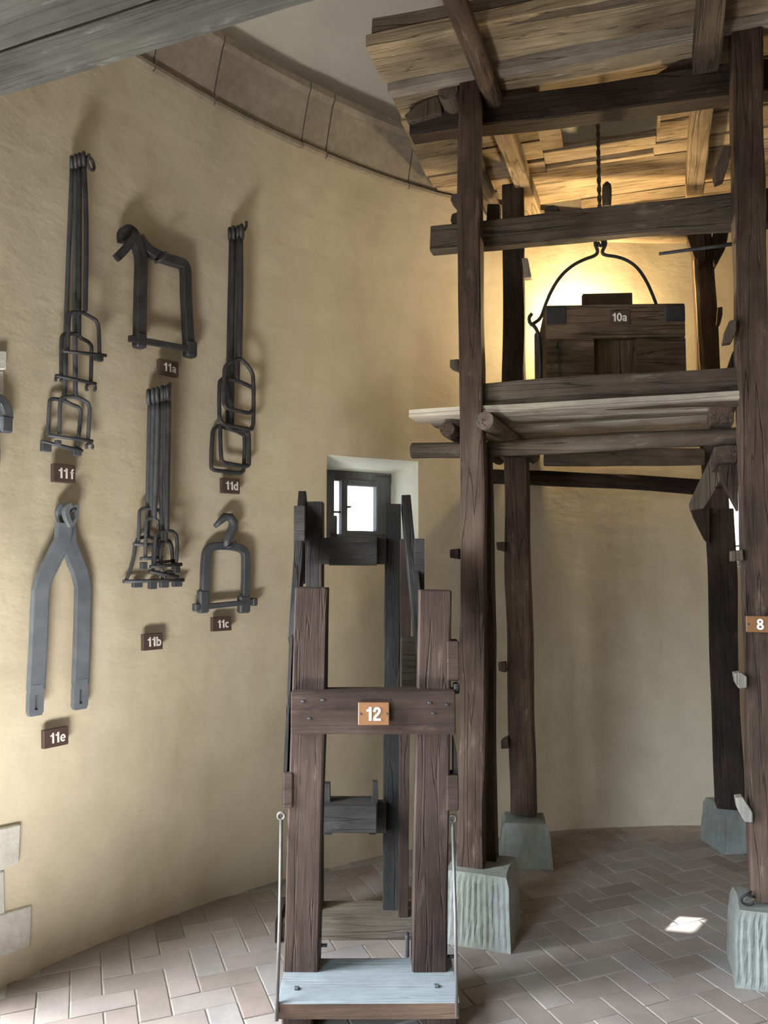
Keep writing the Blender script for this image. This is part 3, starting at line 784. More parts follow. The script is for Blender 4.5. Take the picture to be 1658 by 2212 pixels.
plank_row(ZD + 0.002, h0 + 0.005, h1 - 0.004, hR, sR + 0.008, 0.038, M_DECK)
# front fascia board on the deck's edge
c_f = rows[0][1] + 0.03
p = PC(808, 72, c_f); q = PC(1500, -35, c_f)
timber('fascia_board', p, q + U * 0.9, 0.105, 0.045, M_RAIL, tw, hint=UP, wob=0.005)
# chocks and wedges on the upper rails
def pc(pts, c): return [PC(x, y, c) for x, y in pts]
prism('wedge', pc([(872, 249), (905, 222), (945, 205), (953, 230), (953, 243), (885, 262)], CF + 0.09), V * 0.10, M_RAIL, tw)
prism('wedge', pc([(1078, 186), (1150, 190), (1170, 203), (1168, 210), (1060, 226), (1075, 205)], CF + 0.16), V * 0.08, M_RAIL, tw)
prism('wedge', pc([(1416, 160), (1495, 112), (1513, 113), (1513, 150)], CF + 0.15), V * 0.08, M_OAK, tw)
prism('wedge', pc([(972, 70), (986, 66), (1002, 110), (997, 148), (984, 118), (978, 105)], CF - 0.05), V * 0.04, M_OAK, tw)
prism('chock', pc([(1174, 456), (1180, 445), (1195, 442), (1207, 449), (1211, 456)], CF + 0.13), V * 0.05, M_OAKD, tw)
prism('chock', pc([(972, 478), (975, 462), (992, 456), (992, 482)], CF + 0.12), V * 0.06, M_OAKD, tw)
prism('chock', pc([(975, 420), (990, 416), (992, 455), (972, 432)], CF + 0.14), V * 0.06, M_RAIL, tw)
prism('chock', pc([(1052, 440), (1078, 440), (1078, 475), (1050, 475)], CF + 0.16), V * 0.06, M_OAKD, tw)
# corbels at the heads of the back right post, brace and bracket below
prism('corbel', pc([(1482, 510), (1520, 500), (1524, 560), (1506, 578), (1500, 560)], 4.48), V * 0.07, M_OAKD, tw)
prism('corbel', pc([(1540, 500), (1574, 497), (1568, 530), (1545, 573), (1541, 570)], 4.48), V * 0.07, M_OAKD, tw)
beam_c('pole', 1484, 488, 1578, 490, 4.40, 7, 8, 0.012, M_PALE, rnd=True)
prism('brace', pc([(1546, 966), (1552, 990), (1559, 1032), (1538, 1070), (1520, 1098), (1492, 1102), (1490, 1086), (1506, 1050)], CF + 0.42), V * 0.07, M_RAIL, tw)
prism('bracket', pc([(1553, 998), (1592, 996), (1594, 1105), (1560, 1040)], CF + 0.16), V * 0.06, M_OAK, tw)
prism('corbel', pc([(1493, 1100), (1532, 1096), (1532, 1175), (1522, 1164), (1498, 1116)], 4.47), V * 0.08, M_OAKD, tw)
prism('bracket', pc([(1582, 760), (1590, 745), (1592, 800), (1569, 800)], CF + 0.16), V * 0.05, M_OAKD, tw)
# step cleats pegged to the posts
def cleat(pts, c, m=M_OAK, dep=0.05, label=None): prism('cleat', pc(pts, c), V * dep, m, tw, label=label)
cleat([(971, 1187), (990, 1185), (992, 1208), (971, 1205)], CF + 0.03, M_OAKD)
cleat([(971, 777), (990, 775), (992, 802), (971, 794)], CF + 0.03, M_RAIL)
cleat([(1071, 1171), (1090, 1170), (1090, 1192), (1073, 1188)], 4.10)
cleat([(1075, 1432), (1091, 1430), (1092, 1453), (1077, 1450)], 4.10)
cleat([(1081, 1600), (1096, 1591), (1098, 1617), (1082, 1618)], 4.10)
cleat([(1126, 557), (1139, 557), (1147, 598), (1132, 600)], 4.10, M_CLEAT, label='pale cleat tinted as brightly lit on the back left post')
cleat([(1578, 1190), (1604, 1187), (1606, 1211), (1578, 1213)], CF - 0.01, M_RAIL)
cleat([(1584, 1454), (1600, 1452), (1613, 1462), (1613, 1486), (1596, 1488), (1588, 1476)], CF - 0.02, M_CLEAT, label='pale cleat tinted as brightly lit on the front right post')
cleat([(1588, 1724), (1604, 1722), (1626, 1756), (1626, 1778), (1608, 1776), (1592, 1748)], CF - 0.02, M_CLEAT, label='pale slanted cleat tinted as brightly lit on the front right post')
cleat([(1575, 692), (1590, 690), (1590, 715), (1580, 738), (1560, 741), (1566, 712)], CF - 0.02, M_RAIL)
cleat([(1563, 315), (1578, 314), (1578, 335), (1563, 385), (1545, 393), (1540, 372)], CF - 0.02, M_OAK)
cleat([(1549, 664), (1560, 662), (1560, 680), (1555, 700), (1546, 702)], 4.50, M_OAKD)
beam_c('iron_rod', 1423, 547, 1580, 526, CF + 0.06, 7, 9, 0.014, M_IRON, rnd=True, wob=0.001)
lp = [PC(1614 + 14 * math.cos(t), 1946 + 11 * math.sin(t), CF - 0.03) + UP * 0.004 for t in np.linspace(0.5, 5.9, 12)]
cb_ = tube('cable_loop', lp + [PC(1612, 1932, CF - 0.02), PC(1622, 1926, CF - 0.01)], 0.0045, M_BLACK, None, smoothpath=1)
tag(cb_, 'small black cable loop on the stone block under the 8 post', 'cable')

# ------------------------------------------------------------------ the box on the platform
ba = math.radians(-3); UB = Vector((math.cos(ba), math.sin(ba), 0)); VB = Vector((-math.sin(ba), math.cos(ba), 0))
c0 = PY(1181, 660, 3.46); wB = 0.615; zt, zb = c0.z, zp + 0.036
bx = root('ballast_box', Vector((c0.x, c0.y, zb)), 'brown wooden lifting box with iron corners and 10a plate on the platform', 'box')
def B(u, v, z): return Vector((c0.x, c0.y, 0)) + UB * u + VB * v + UP * z
hB = zt - zb; n0, n1, nt_ = 0.205, 0.405, zb + hB - 0.155
def boxp(name, u0, u1, v0, v1, z0, z1, m=M_BOX, **k):
    hor = name != 'inner_board'
    if hor: return timber(name, B(u0, (v0 + v1) / 2, (z0 + z1) / 2), B(u1, (v0 + v1) / 2, (z0 + z1) / 2), z1 - z0, v1 - v0, m, bx, hint=UP, wob=0.002, cham=0.06, **k)
    return timber(name, B((u0 + u1) / 2, (v0 + v1) / 2, z0), B((u0 + u1) / 2, (v0 + v1) / 2, z1), u1 - u0, v1 - v0, m, bx, hint=UB, wob=0.002, cham=0.06, **k)
boxp('front_board', 0, wB, 0, 0.035, nt_, zt)
boxp('front_board', 0, n0, 0, 0.035, zb, nt_ - 0.002); boxp('front_board', n1, wB, 0, 0.035, zb, nt_ - 0.002)
boxp('inner_board', n0 + 0.01, n1 + 0.02, 0.05, 0.08, zb + 0.045, nt_ + 0.03)
boxp('back_board', 0, wB, 0.36, 0.39, zb, zt - 0.02); boxp('bottom_board', 0.02, wB - 0.02, 0.037, 0.355, zb, zb + 0.03)
for u in (0.0, wB - 0.032):
    prof = [B(u, 0.036, zb), B(u, 0.036, zt), B(u, 0.10, zt), B(u, 0.26, zt - 0.06), B(u, 0.355, zt - 0.13), B(u, 0.39, zt - 0.20), B(u, 0.39, zb)]
    prism('side_board', prof, UB * 0.032, M_BOX, bx)
lid = boxp('upper_block', 0.205, 0.432, 0.185, 0.215, zt - 0.10, zt + 0.118, M_RAIL)
for u0, u1, z0, z1 in ((-0.004, 0.085, zt - 0.09, zt - 0.008), (wB - 0.085, wB + 0.004, zt - 0.085, zt - 0.012), (0.115, 0.20, zb + 0.01, zb + 0.07), (n1 + 0.0, n1 + 0.11, zb + 0.01, zb + 0.06)):
    block('iron_plate', B((u0 + u1) / 2, -0.002, (z0 + z1) / 2), UB, VB, UP, u1 - u0, 0.008, z1 - z0, M_IRON, bx, bev=0.003)
tube('iron_staple', [B(0.035, -0.004, zt - 0.2), B(0.05, -0.006, zt - 0.165), B(0.05, -0.006, zb + 0.02)], 0.0035, M_IRON, bx)
cb2 = B(0, 0.20, 0).dot(V)                                          # plane of the bail
dB = 3.46 + 0.20
bail = [(1150, 700), (1168, 688), (1176, 662), (1190, 628), (1210, 596), (1236, 573), (1262, 560), (1284, 553), (1291, 545), (1288, 535), (1284, 526), (1288, 515), (1297, 511), (1305, 516), (1308, 526), (1304, 535), (1299, 545), (1306, 552), (1330, 554), (1356, 563), (1378, 580), (1396, 608), (1410, 640), (1420, 668), (1424, 690)]
tube('bail_handle', [PY(x, y, dB) for x, y in bail], 0.0085, M_IRON, bx, smoothpath=2)
tube('side_strap', [B(-0.006, 0.17, zb + 0.02), B(-0.008, 0.17, zt - 0.10), B(-0.03, 0.17, zt - 0.045), B(-0.055, 0.17, zt - 0.03), B(-0.06, 0.17, zt), B(-0.045, 0.17, zt + 0.018)], 0.009, M_IRON, bx, smoothpath=1)
# rope with its hook
pr = [PY(1289, 180, dB), PY(1291, 300, dB), PY(1293, 400, dB), PY(1295, 470, dB), PY(1297, 515, dB)]
top = pr[0].copy(); top.z = 4.85
rp = root('hoist_rope', pr[-1], 'dark twisted rope hanging from the roof hatch and holding the box', 'rope')
def twist(pts, r, name, par, turns=28):
    pts = [Vector(p) for p in pts]; L = [0]
    for a, b in zip(pts[:-1], pts[1:]): L.append(L[-1] + (b - a).length)
    n = 130; ln = []
    for i in range(n + 1):
        s = L[-1] * i / n; k = max(j for j in range(len(L)) if L[j] <= s + 1e-9); k = min(k, len(pts) - 2)
        ln.append(pts[k].lerp(pts[k + 1], (s - L[k]) / (L[k + 1] - L[k])))
    for q in range(2):
        hp = [p + Vector((math.cos(i * 0.9 + q * math.pi), math.sin(i * 0.9 + q * math.pi), 0)) * r * 0.55 for i, p in enumerate(ln)]
        tube(name, hp, r * 0.62, M_ROPE, par, sides=6)
twist([top] + pr, 0.0095, 'strand', rp)
tube('knot', [PY(1310, y, dB - 0.01) for y in (393, 400, 410, 425, 440, 447)], [0.006, 0.020, 0.024, 0.024, 0.022, 0.020], M_ROPE, rp, sides=10)
bpy.data.objects['knot'].data.update()
tube('hook', [PY(x, y, dB) for x, y in ((1297, 500), (1297, 515), (1302, 524), (1299, 532), (1293, 530), (1291, 523))], 0.008, M_IRON, rp, smoothpath=1)
# lamp that lights the wall behind the box
fl = root('wall_lamp', BULB - UP * 0.1, 'small warm bulb lamp standing behind the box and lighting the wall', 'lamp')
tube('lamp_stand', [Vector((BULB.x, BULB.y, zp + 0.03)), BULB - UP * 0.07], 0.008, M_BLACK, fl)
block('lamp_foot', (BULB.x, BULB.y, zp + 0.05), UB, VB, UP, 0.12, 0.10, 0.024, M_BLACK, fl)
tube('bulb_holder', [BULB - UP * 0.085, BULB - UP * 0.035], 0.018, M_BLACK, fl)
tube('bulb', [BULB + UP * z for z in (-0.035, -0.02, 0.0, 0.02, 0.03)], [0.012, 0.012], M_BULB, fl)

# ------------------------------------------------------------------ number plates
def plate(text, label, c, x, y, n, w, h, t, m, lift=0.0, hgt=0.45, dx=0.0, screws=False, off=0.0):
    x, y, n = Vector(x).normalized(), Vector(y).normalized(), Vector(n).normalized()
    r = root('number_plate', c, label, 'sign')
    block('plate', Vector(c) + n * (t / 2 + lift), x, y, n, w, h, t, m, r, bev=0.002)
    letters(text, Vector(c) + n * (t + lift + 0.0008) + x * dx, x, y, n, hgt * h, r, off=off)
    if screws:
        for s in (-1, 1): block('screw', Vector(c) + n * (t + lift + 0.0005) + x * (s * w * 0.42), x, y, n, 0.007, 0.007, 0.003, M_IRON, r, bev=0.001)
    return r
for text, x0, x1, y0, y1, lab in (('11f', 109, 157, 1004, 1044, 'dark brown plate reading 11f under the hanging stirrups'), ('11a', 338, 380, 780, 813, 'dark brown plate reading 11a under the big iron shackle'),
        ('11d', 474, 513, 1034, 1067, 'dark brown plate reading 11d under the rectangular loops'), ('11b', 304, 346, 1368, 1404, 'dark brown plate reading 11b below the bundle of stirrups'),
        ('11c', 454, 495, 1332, 1363, 'dark brown plate reading 11c under the small hooked shackle'), ('11e', 89, 141, 1572, 1612, 'dark brown plate reading 11e under the forked bars')):
    c = W((x0 + x1) / 2, (y0 + y1) / 2, 0.028); th = theta(c)
    w = (W(x0, (y0 + y1) / 2, 0.03) - W(x1, (y0 + y1) / 2, 0.03)).length; h = (W(x0, y0, 0.03) - W(x0, y1, 0.03)).length
    n = (-radial(th) + UP * 0.06).normalized(); x = tangent(th); y = n.cross(x)
    plate(text if text != '11f' else '11 f', lab, c, x, y, n, w, h, 0.022, M_SIGN, hgt=0.56, dx=w * 0.05)
pB = B(0.325, 0, zt - 0.062)
plate('10a', 'brown plate reading 10a on the front of the lifting box', pB, UB, UP, -VB, 0.092, 0.062, 0.006, M_SIGN, hgt=0.62)
p8 = PC(1640, 1348, CF)
plate('8', 'orange brown plate reading 8 on the front right post', p8 - V * 0.002, U, UP, -V, 0.098, 0.062, 0.012, M_SIGNO, hgt=0.66, dx=0.0, screws=True)

# ------------------------------------------------------------------ the freestanding frame with plate 12
YF, YR = 2.79, 3.38
X, Y_ = Vector((1, 0, 0)), Vector((0, 1, 0))
fr = root('hoist_trestle', Vector((-0.07, 2.9, 0)), 'dark wooden four legged trestle frame with cross boards standing before the window', 'wooden frame')
def leg(l0, r0, y0, l1, r1, y1, Y, dep, m, name='leg', Y1=None, z0=None, **k):
    Y1 = Y if Y1 is None else Y1
    A = (PY(l0, y0, Y) + PY(r0, y0, Y)) / 2; Bq = (PY(l1, y1, Y1) + PY(r1, y1, Y1)) / 2
    wa = (PY(l0, y0, Y) - PY(r0, y0, Y)).length; wb = (PY(l1, y1, Y1) - PY(r1, y1, Y1)).length
    if z0 is not None: A.z = z0
    return timber(name, A + Y_ * dep / 2, Bq + Y_ * dep / 2, wa, dep, m, fr, hint=X, w1=wb, h1=dep, wob=0.003, cham=0.10, **k)
ZB = 0.12
leg(609, 686, 2100, 637, 707, 1272, YF, 0.11, M_WALN, z0=ZB); leg(889, 966, 2097, 905, 975, 1278, YF, 0.11, M_WALN, z0=ZB)
leg(659, 696, 1938, 659, 696, 1085, YR, 0.10, M_WALD, z0=0.075); leg(826, 862, 1940, 831, 866, 1090, YR, 0.10, M_WALD, z0=0.075)
leg(861, 882, 1950, 864, 887, 1165, YR - 0.07, 0.06, M_WALN, 'leg_doubling', z0=0.075)
def board12(x0, x1, y0, y1, Y, dep, m, name='cross_board', **k):
    ym = (y0 + y1) / 2; A, Bq = PY(x0, ym, Y), PY(x1, ym, Y); h = (PY(x0, y0, Y) - PY(x0, y1, Y)).length
    return timber(name, A + Y_ * dep / 2, Bq + Y_ * dep / 2, h, dep, m, fr, hint=UP, wob=0.002, cham=0.06, **k)
cbm = timber('cross_board', PY(630, 1541, YF - 0.055) + Y_ * 0.05, PY(981, 1540, YF - 0.055) + Y_ * 0.05, 0.148, 0.10, M_WALN, fr, hint=UP, wob=0.002, cham=0.06)
board12(692, 832, 1162, 1219, YR - 0.02, 0.07, M_WALD)
board12(712, 812, 1160, 1222, YR - 0.05, 0.05, M_WALD)
board12(715, 725, 1113, 1163, YR - 0.03, 0.03, M_WALD, 'upright_peg')
board12(688, 812, 1742, 1800, YR - 0.16, 0.15, M_WALD); board12(808, 832, 1736, 1800, YR - 0.04, 0.06, M_WALD)
for x0, x1, y0 in ((697, 712, 1694), (802, 816, 1691)): leg(x0, x1, 1738, x0 + 2, x1 - 1, y0, YR - 0.10, 0.04, M_WALD, 'upright_peg')
for x0, x1 in ((700, 716), (797, 812)): board12(x0, x1, 1798, 1803, YR - 0.14, 0.1, M_WALD, 'batten')
# side braces from the rear heads to the front legs
def brace12(x0, y0, Y0, x1, y1, Y1, w, dep, m, name='side_brace', **k):
    return timber(name, PY(x0, y0, Y0), PY(x1, y1, Y1), w, dep, m, fr, hint=X, wob=0.003, cham=0.10, **k)
brace12(876, 1086, 3.46, 910, 1420, 2.93, 0.040, 0.10, M_WALD); brace12(655, 1078, 3.46, 633, 1390, 2.93, 0.036, 0.10, M_WALD)
board12(897, 914, 1163, 1290, 3.14, 0.05, M_WALD, 'brace_block'); board12(636, 655, 1092, 1262, 3.22, 0.05, M_WALD, 'brace_block')
board12(869, 903, 1380, 1495, 2.98, 0.10, M_RAIL, 'brace_block', label='greyer block behind the front right leg')
# thin cheek boards and blocks set into the outer faces of the front legs
leg(609, 617, 1742, 625, 633, 1375, YF + 0.01, 0.09, M_WALD, 'cheek_board')
board12(614, 629, 1670, 1745, YF - 0.006, 0.08, M_WALN, 'cheek_block')
board12(968, 989, 1385, 1472, YF - 0.006, 0.08, M_WALN, 'cheek_block'); board12(967, 988, 1676, 1752, YF - 0.006, 0.08, M_WALN, 'cheek_block')
prism('cheek_block', [PY(x, y, YF + 0.02) for x, y in ((979, 1592), (986, 1625), (989, 1676), (979, 1676))], Y_ * 0.06, M_WALD, fr)
block('cheek_block', PY(985, 1486, YF + 0.02), X, Y_, UP, 0.02, 0.05, 0.035, M_WALD, fr)
# base boards
bA, bB = PZ(600, 2165, ZB), PZ(988, 2162, ZB)
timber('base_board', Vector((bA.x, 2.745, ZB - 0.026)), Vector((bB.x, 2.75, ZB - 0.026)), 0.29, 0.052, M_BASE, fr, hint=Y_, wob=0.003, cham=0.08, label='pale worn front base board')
for x in (bA.x + 0.06, bB.x - 0.05):
    block('foot', (x, 2.74, 0.033), X, Y_, UP, 0.10, 0.24, 0.066, M_WALN, fr, bev=0.006)
rA = PZ(594, 2032, 0.0)
timber('base_board', Vector((rA.x, 3.375, 0.037)), Vector((0.175, 3.375, 0.037)), 0.20, 0.074, M_BASR, fr, hint=Y_, wob=0.003, cham=0.08)
block('foot', (rA.x + 0.012, 3.36, 0.045), X, Y_, UP, 0.022, 0.23, 0.09, M_WALN, fr)
# iron: side rods with eyes, bolts and nails
def ring(name, c, r, tr, ax, m, par, n=16, squash=1.0):
    a, b = ax.orthogonal().normalized(), None; b = ax.cross(a).normalized()
    return tube(name, [Vector(c) + a * (r * math.cos(2 * math.pi * i / n)) + b * (r * squash * math.sin(2 * math.pi * i / n)) for i in range(n)], tr, m, par, closed=True, sides=8)
for (x0, y0, x1, y1) in ((607, 1770, 597, 2206), (977, 1776, 986, 2198)):
    A, Bq = PY(x0, y0, 2.80), PY(x1, y1, 2.585); Bq.z = max(Bq.z, 0.012)
    rd = tube('side_rod', [A, A.lerp(Bq, 0.5) + X * 0.003, Bq], 0.0062, M_ROD, fr, sides=8)
    ring('rod_eye', A + UP * 0.012, 0.012, 0.005, Y_, M_ROD, rd)
for px, py in ((686, 2042), (962, 2066)):
    A = PY(px, py, YF + 0.03); tube('bolt', [A, A + X * 0.033], 0.006, M_IRON, fr)
block('iron_cleat', PY(690, 2036, YF + 0.03), X, Y_, UP, 0.012, 0.04, 0.055, M_IRON, fr); block('iron_cleat', PY(879, 2040, YF + 0.03), X, Y_, UP, 0.014, 0.04, 0.075, M_IRON, fr)
for px, py in ((654, 1515), (697, 1512), (668, 1552), (928, 1518), (966, 1522), (936, 1541)):
    q = PY(px, py, YF - 0.057); block('nail_head', q, X, UP, -Y_, 0.013, 0.008, 0.006, M_IRON, fr, bev=0.002)
for px, py in ((640, 2134), (942, 2129)):
    q = PZ(px, py, ZB + 0.003); block('nail_head', q, X, Y_, UP, 0.018, 0.018, 0.008, M_IRONM, fr, bev=0.003)
p12 = PY(807, 1541, YF - 0.06); n12 = Vector((0, -1, 0.10)).normalized()
plate('12', 'orange brown plate reading 12 screwed to the front cross board', p12 + n12 * 0.006, X, n12.cross(X), n12, 0.108, 0.077, 0.010, M_SIGNO, hgt=0.60, screws=True, off=0.016)

# ------------------------------------------------------------------ forged irons hanging on the wall
def wall_dir(px, py):
    th = theta(W(px, py)); return tangent(th), -radial(th)
def eye_loop(px, py, off, r_px, par, m, tr=0.006):
    c = W(px, py, off); x, n = wall_dir(px, py)
    return ring('eye', c, r_px * mpp(c), tr, (x * 0.8 + n * 0.6).normalized(), m, par)
def path(pts, off): return [W(x, y, off) for x, y in pts]
def stirrup(label, off, shank, yoke, pin, lugs=(), eye=None, r=0.0085, m=M_IRON, group=None, hooks=(), closed=False, name='iron_stirrup', yr=None):
    c = W(*shank[0], off); rt_ = root(name, c, label, 'iron stirrup', group)
    x, n = wall_dir(*shank[0])
    ex = shank[-1]; tube('shank', path(list(shank) + [(ex[0], ex[1] + 4)], off), r, m, rt_, smoothpath=1)
    if eye: ring('eye', W(eye[0] + 1, eye[1] + 2, off + 0.008), (eye[2] + 2.0) * mpp(c), r * 0.78, (x * 0.80 + n * 0.6).normalized(), m, rt_, squash=1.15)
    tube('yoke', path(yoke, off), (yr or r * 0.80), m, rt_, smoothpath=2, closed=closed, cut=0.13)
    if pin:
        p = path(pin, off + 0.006); tube('cross_pin', p, r * 0.72, m, rt_, sides=8)
    for (lx, ly, w, h) in lugs:
        q = W(lx, ly, off); tx, tn = wall_dir(lx, ly); k = mpp(q)
        block('lug', q, tx, tn, UP, w * k, 0.022, h * k, m, rt_, bev=0.003)
    for (hx, hy, hr) in hooks:
        q = [(hx + hr * math.cos(t), hy - hr * math.sin(t)) for t in np.linspace(-0.7, math.pi + 0.7, 12)]
        tube('hook', path(q, off + 0.004), 0.0062, m, rt_, sides=8)
    return rt_
def peg(pts, label, offs, r=0.007):
    P = [W(x, y, o) for (x, y), o in zip(pts, offs)]
    o = tube('wall_peg', P, r, M_IRON, None, smoothpath=1); return tag(o, label, 'peg')
G11F, G11D, G11B = 'stirrups above the 11f plate', 'rectangular loops above the 11d plate', 'stirrups above the 11b plate'
# 11f
peg([(158, 338), (172, 344), (185, 346), (192, 342), (192, 332)], 'bent iron wall peg carrying the stirrups above the 11f plate', (-0.02, 0.04, 0.10, 0.115, 0.12))
stirrup('longest iron stirrup above plate 11f, its foot nearest the plate', 0.030, [(156, 358), (151, 480), (146, 600), (142, 720), (139, 858)], [(103, 945), (105, 900), (107, 866), (113, 861), (136, 864), (155, 874), (169, 879), (175, 890), (172, 920), (167, 966)], [(89, 953), (178, 974)], [(99, 966, 22, 20), (165, 976, 20, 18)], (154, 349, 8), r=0.0098, group=G11F, m=M_IRONM)
stirrup('second lowest iron stirrup above plate 11f with a curled foot at its right', 0.055, [(165, 355), (162, 500), (161, 640), (162, 740), (163, 854)], [(128, 938), (129, 880), (131, 862), (140, 857), (164, 857), (180, 864), (190, 870), (194, 884), (190, 952)], [(104, 940), (200, 953)], [(125, 956, 12, 10)], (163, 347, 9), r=0.0098, group=G11F, hooks=[(193, 965, 7)], m=M_IRONM)
stirrup('middle iron stirrup above plate 11f with curled hooks on its cross pin', 0.080, [(172, 352), (172, 480), (171, 600), (170, 718)], [(132, 815), (132, 750), (133, 728), (140, 721), (168, 721), (176, 731), (190, 738), (198, 748), (196, 828)], [(120, 811), (207, 829)], [], (171, 344, 9), r=0.0098, group=G11F, hooks=[(196, 838, 10), (126, 820, 6)])
stirrup('shortest iron stirrup above plate 11f, its yoke reaching furthest right', 0.105, [(181, 350), (186, 450), (186, 560), (184, 668)], [(146, 762), (148, 700), (150, 678), (157, 674), (180, 676), (192, 683), (207, 691), (213, 704), (215, 768)], [(136, 758), (229, 768)], [(213, 775, 18, 11)], (180, 342, 10), r=0.0098, group=G11F)
o = ring('iron_ring', W(195, 353, 0.10), 0.021, 0.0062, (wall_dir(195, 353)[0] * .35 + wall_dir(195, 353)[1]).normalized(), M_IRON, None, squash=1.25)
tag(o, 'small open iron ring at the top of the 11f stirrups', 'ring')
# 11d
peg([(500, 498), (515, 500), (528, 497), (532, 490), (532, 478)], 'bent iron wall peg carrying the loops above the 11d plate', (-0.02, 0.04, 0.10, 0.11, 0.115))
stirrup('lowest iron loop above the 11d plate, hanging furthest left', 0.030, [(500, 512), (497, 640), (494, 780), (492, 924)], [(459, 930), (456, 975), (456, 1012), (464, 1016), (518, 1022), (526, 1017), (528, 975), (528, 940), (512, 932), (492, 925), (470, 919)], None, (), (496, 504, 8), group=G11D, closed=True, r=0.0128, yr=0.0098)
stirrup('second lowest iron loop above the 11d plate, lying inside the lowest', 0.055, [(504, 512), (502, 640), (500, 780), (500, 926)], [(475, 918), (476, 960), (478, 995), (486, 1000), (530, 1008), (538, 1004), (538, 960), (537, 934), (522, 929), (500, 928), (484, 917)], None, (), (504, 502, 9), group=G11D, closed=True, r=0.0128, yr=0.0098)
stirrup('second highest iron loop above the 11d plate with a flat lower side', 0.080, [(515, 512), (515, 620), (514, 720), (512, 816)], [(474, 825), (473, 870), (474, 906), (482, 916), (530, 926), (543, 928), (547, 915), (548, 870), (547, 838), (530, 830), (512, 822), (482, 817)], None, (), (514, 501, 9), group=G11D, closed=True, r=0.0128, yr=0.0098)
stirrup('highest iron loop above the 11d plate with a pointed top', 0.105, [(519, 510), (520, 600), (519, 690), (517, 768)], [(485, 795), (483, 840), (483, 872), (490, 882), (538, 893), (547, 886), (548, 845), (546, 808), (536, 791), (519, 774), (494, 784)], None, (), (521, 499, 10), group=G11D, closed=True, r=0.0128, yr=0.0098)
# 11b
peg([(330, 842), (345, 846), (360, 842), (367, 838), (368, 826)], 'bent iron wall peg carrying the bundle above the 11b plate', (-0.02, 0.04, 0.11, 0.125, 0.13))
stirrup('iron stirrup of the 11b bundle with the widest splayed foot at left', 0.030, [(324, 870), (322, 960), (320, 1060), (318, 1155)], [(272, 1254), (280, 1236), (288, 1205), (291, 1180), (298, 1163), (318, 1158), (338, 1165), (345, 1185), (352, 1252)], [(266, 1256), (397, 1253)], [(296, 1263, 22, 12), (329, 1265, 18, 15), (354, 1263, 20, 13), (382, 1261, 22, 13)], (320, 856, 11), r=0.0112, yr=0.0078, group=G11B, m=M_IRONM)
stirrup('iron stirrup of the 11b bundle with the highest yoke, set furthest left', 0.048, [(332, 868), (330, 960), (328, 1040), (327, 1097)], [(299, 1172), (300, 1130), (301, 1104), (309, 1098), (327, 1098), (343, 1102), (348, 1110), (348, 1178)], [(288, 1175), (352, 1179)], [], (330, 853, 11), r=0.0112, yr=0.0078, group=G11B, m=M_IRONM)
stirrup('iron stirrup of the 11b bundle with a narrow yoke in the middle', 0.068, [(341, 868), (339, 960), (336, 1050), (333, 1118)], [(314, 1202), (315, 1150), (316, 1124), (322, 1119), (333, 1119), (341, 1126), (343, 1150), (343, 1212)], [(303, 1207), (350, 1204)], [(310, 1222, 14, 16)], (339, 851, 11), r=0.0112, yr=0.0078, group=G11B, m=M_IRONM)
stirrup('iron stirrup of the 11b bundle hidden behind the front yoke', 0.088, [(352, 868), (351, 960), (349, 1060), (350, 1162)], [(330, 1238), (331, 1190), (333, 1172), (340, 1165), (350, 1163), (366, 1168), (371, 1182), (375, 1250)], [(322, 1234), (384, 1246)], [], (350, 848, 11), r=0.0112, yr=0.0078, group=G11B, hooks=[(364, 1243, 9)])
stirrup('iron stirrup of the 11b bundle with the smallest yoke, just behind the foremost', 0.100, [(357, 867), (356, 960), (355, 1060), (358, 1168)], [(346, 1228), (347, 1190), (350, 1174), (358, 1170), (367, 1174), (371, 1186), (373, 1232)], [(331, 1216), (380, 1211)], [], (356, 847, 10), r=0.009, yr=0.007, group='stirrups above the 11b plate')
stirrup('foremost iron stirrup of the 11b bundle with its yoke at right', 0.112, [(364, 866), (363, 960), (361, 1060), (360, 1144)], [(334, 1222), (335, 1180), (336, 1156), (343, 1148), (360, 1146), (373, 1148), (381, 1156), (383, 1180), (380, 1220)], [(324, 1224), (392, 1219)], [(381, 1230, 14, 16)], (362, 846, 11), r=0.0112, yr=0.0078, group=G11B)
# 11a: heavy shackle
c = W(301, 560, 0.05); sh = root('iron_shackle', c, 'heavy dark iron shackle with hooked head above the 11a plate', 'shackle')
fw = 20 * mpp(c); nrm = wall_dir(301, 560)[1]
tube('bow', path([(301, 735), (302, 680), (303, 616), (305, 561), (299, 537), (289, 509), (280, 498), (270, 500), (266, 510), (268, 524)], 0.055), 0.0, M_IRON, sh, smoothpath=2, flat=(0.042, 0.046), hint=nrm)
tube('bow', path([(298, 512), (308, 528), (320, 541), (340, 553), (365, 562), (388, 568), (398, 574), (401, 590), (401, 633), (404, 690), (408, 762)], 0.05), 0.0, M_IRON, sh, smoothpath=2, flat=(0.04, 0.044), hint=nrm)
tube('hook_tongue', path([(293, 508), (283, 522), (272, 537), (251, 558)], 0.10), 0.0, M_IRON, sh, smoothpath=1, flat=(0.022, 0.032), hint=nrm)
tube('cross_pin', path([(279, 731), (420, 756)], 0.065), 0.0, M_IRON, sh, flat=(0.022, 0.026), hint=nrm)
for px, py, w, h in ((301, 736, 25, 34), (410, 755, 26, 36)):
    q = W(px, py, 0.055); tx, tn = wall_dir(px, py); block('foot', q, tx, tn, UP, w * mpp(q), 0.05, h * mpp(q), M_IRON, sh, bev=0.008)
peg([(345, 564), (334, 567), (350, 560), (358, 552), (358, 544)], 'short iron peg under the top bar of the 11a shackle', (-0.02, 0.07, 0.10, 0.10, 0.10), 0.0065)
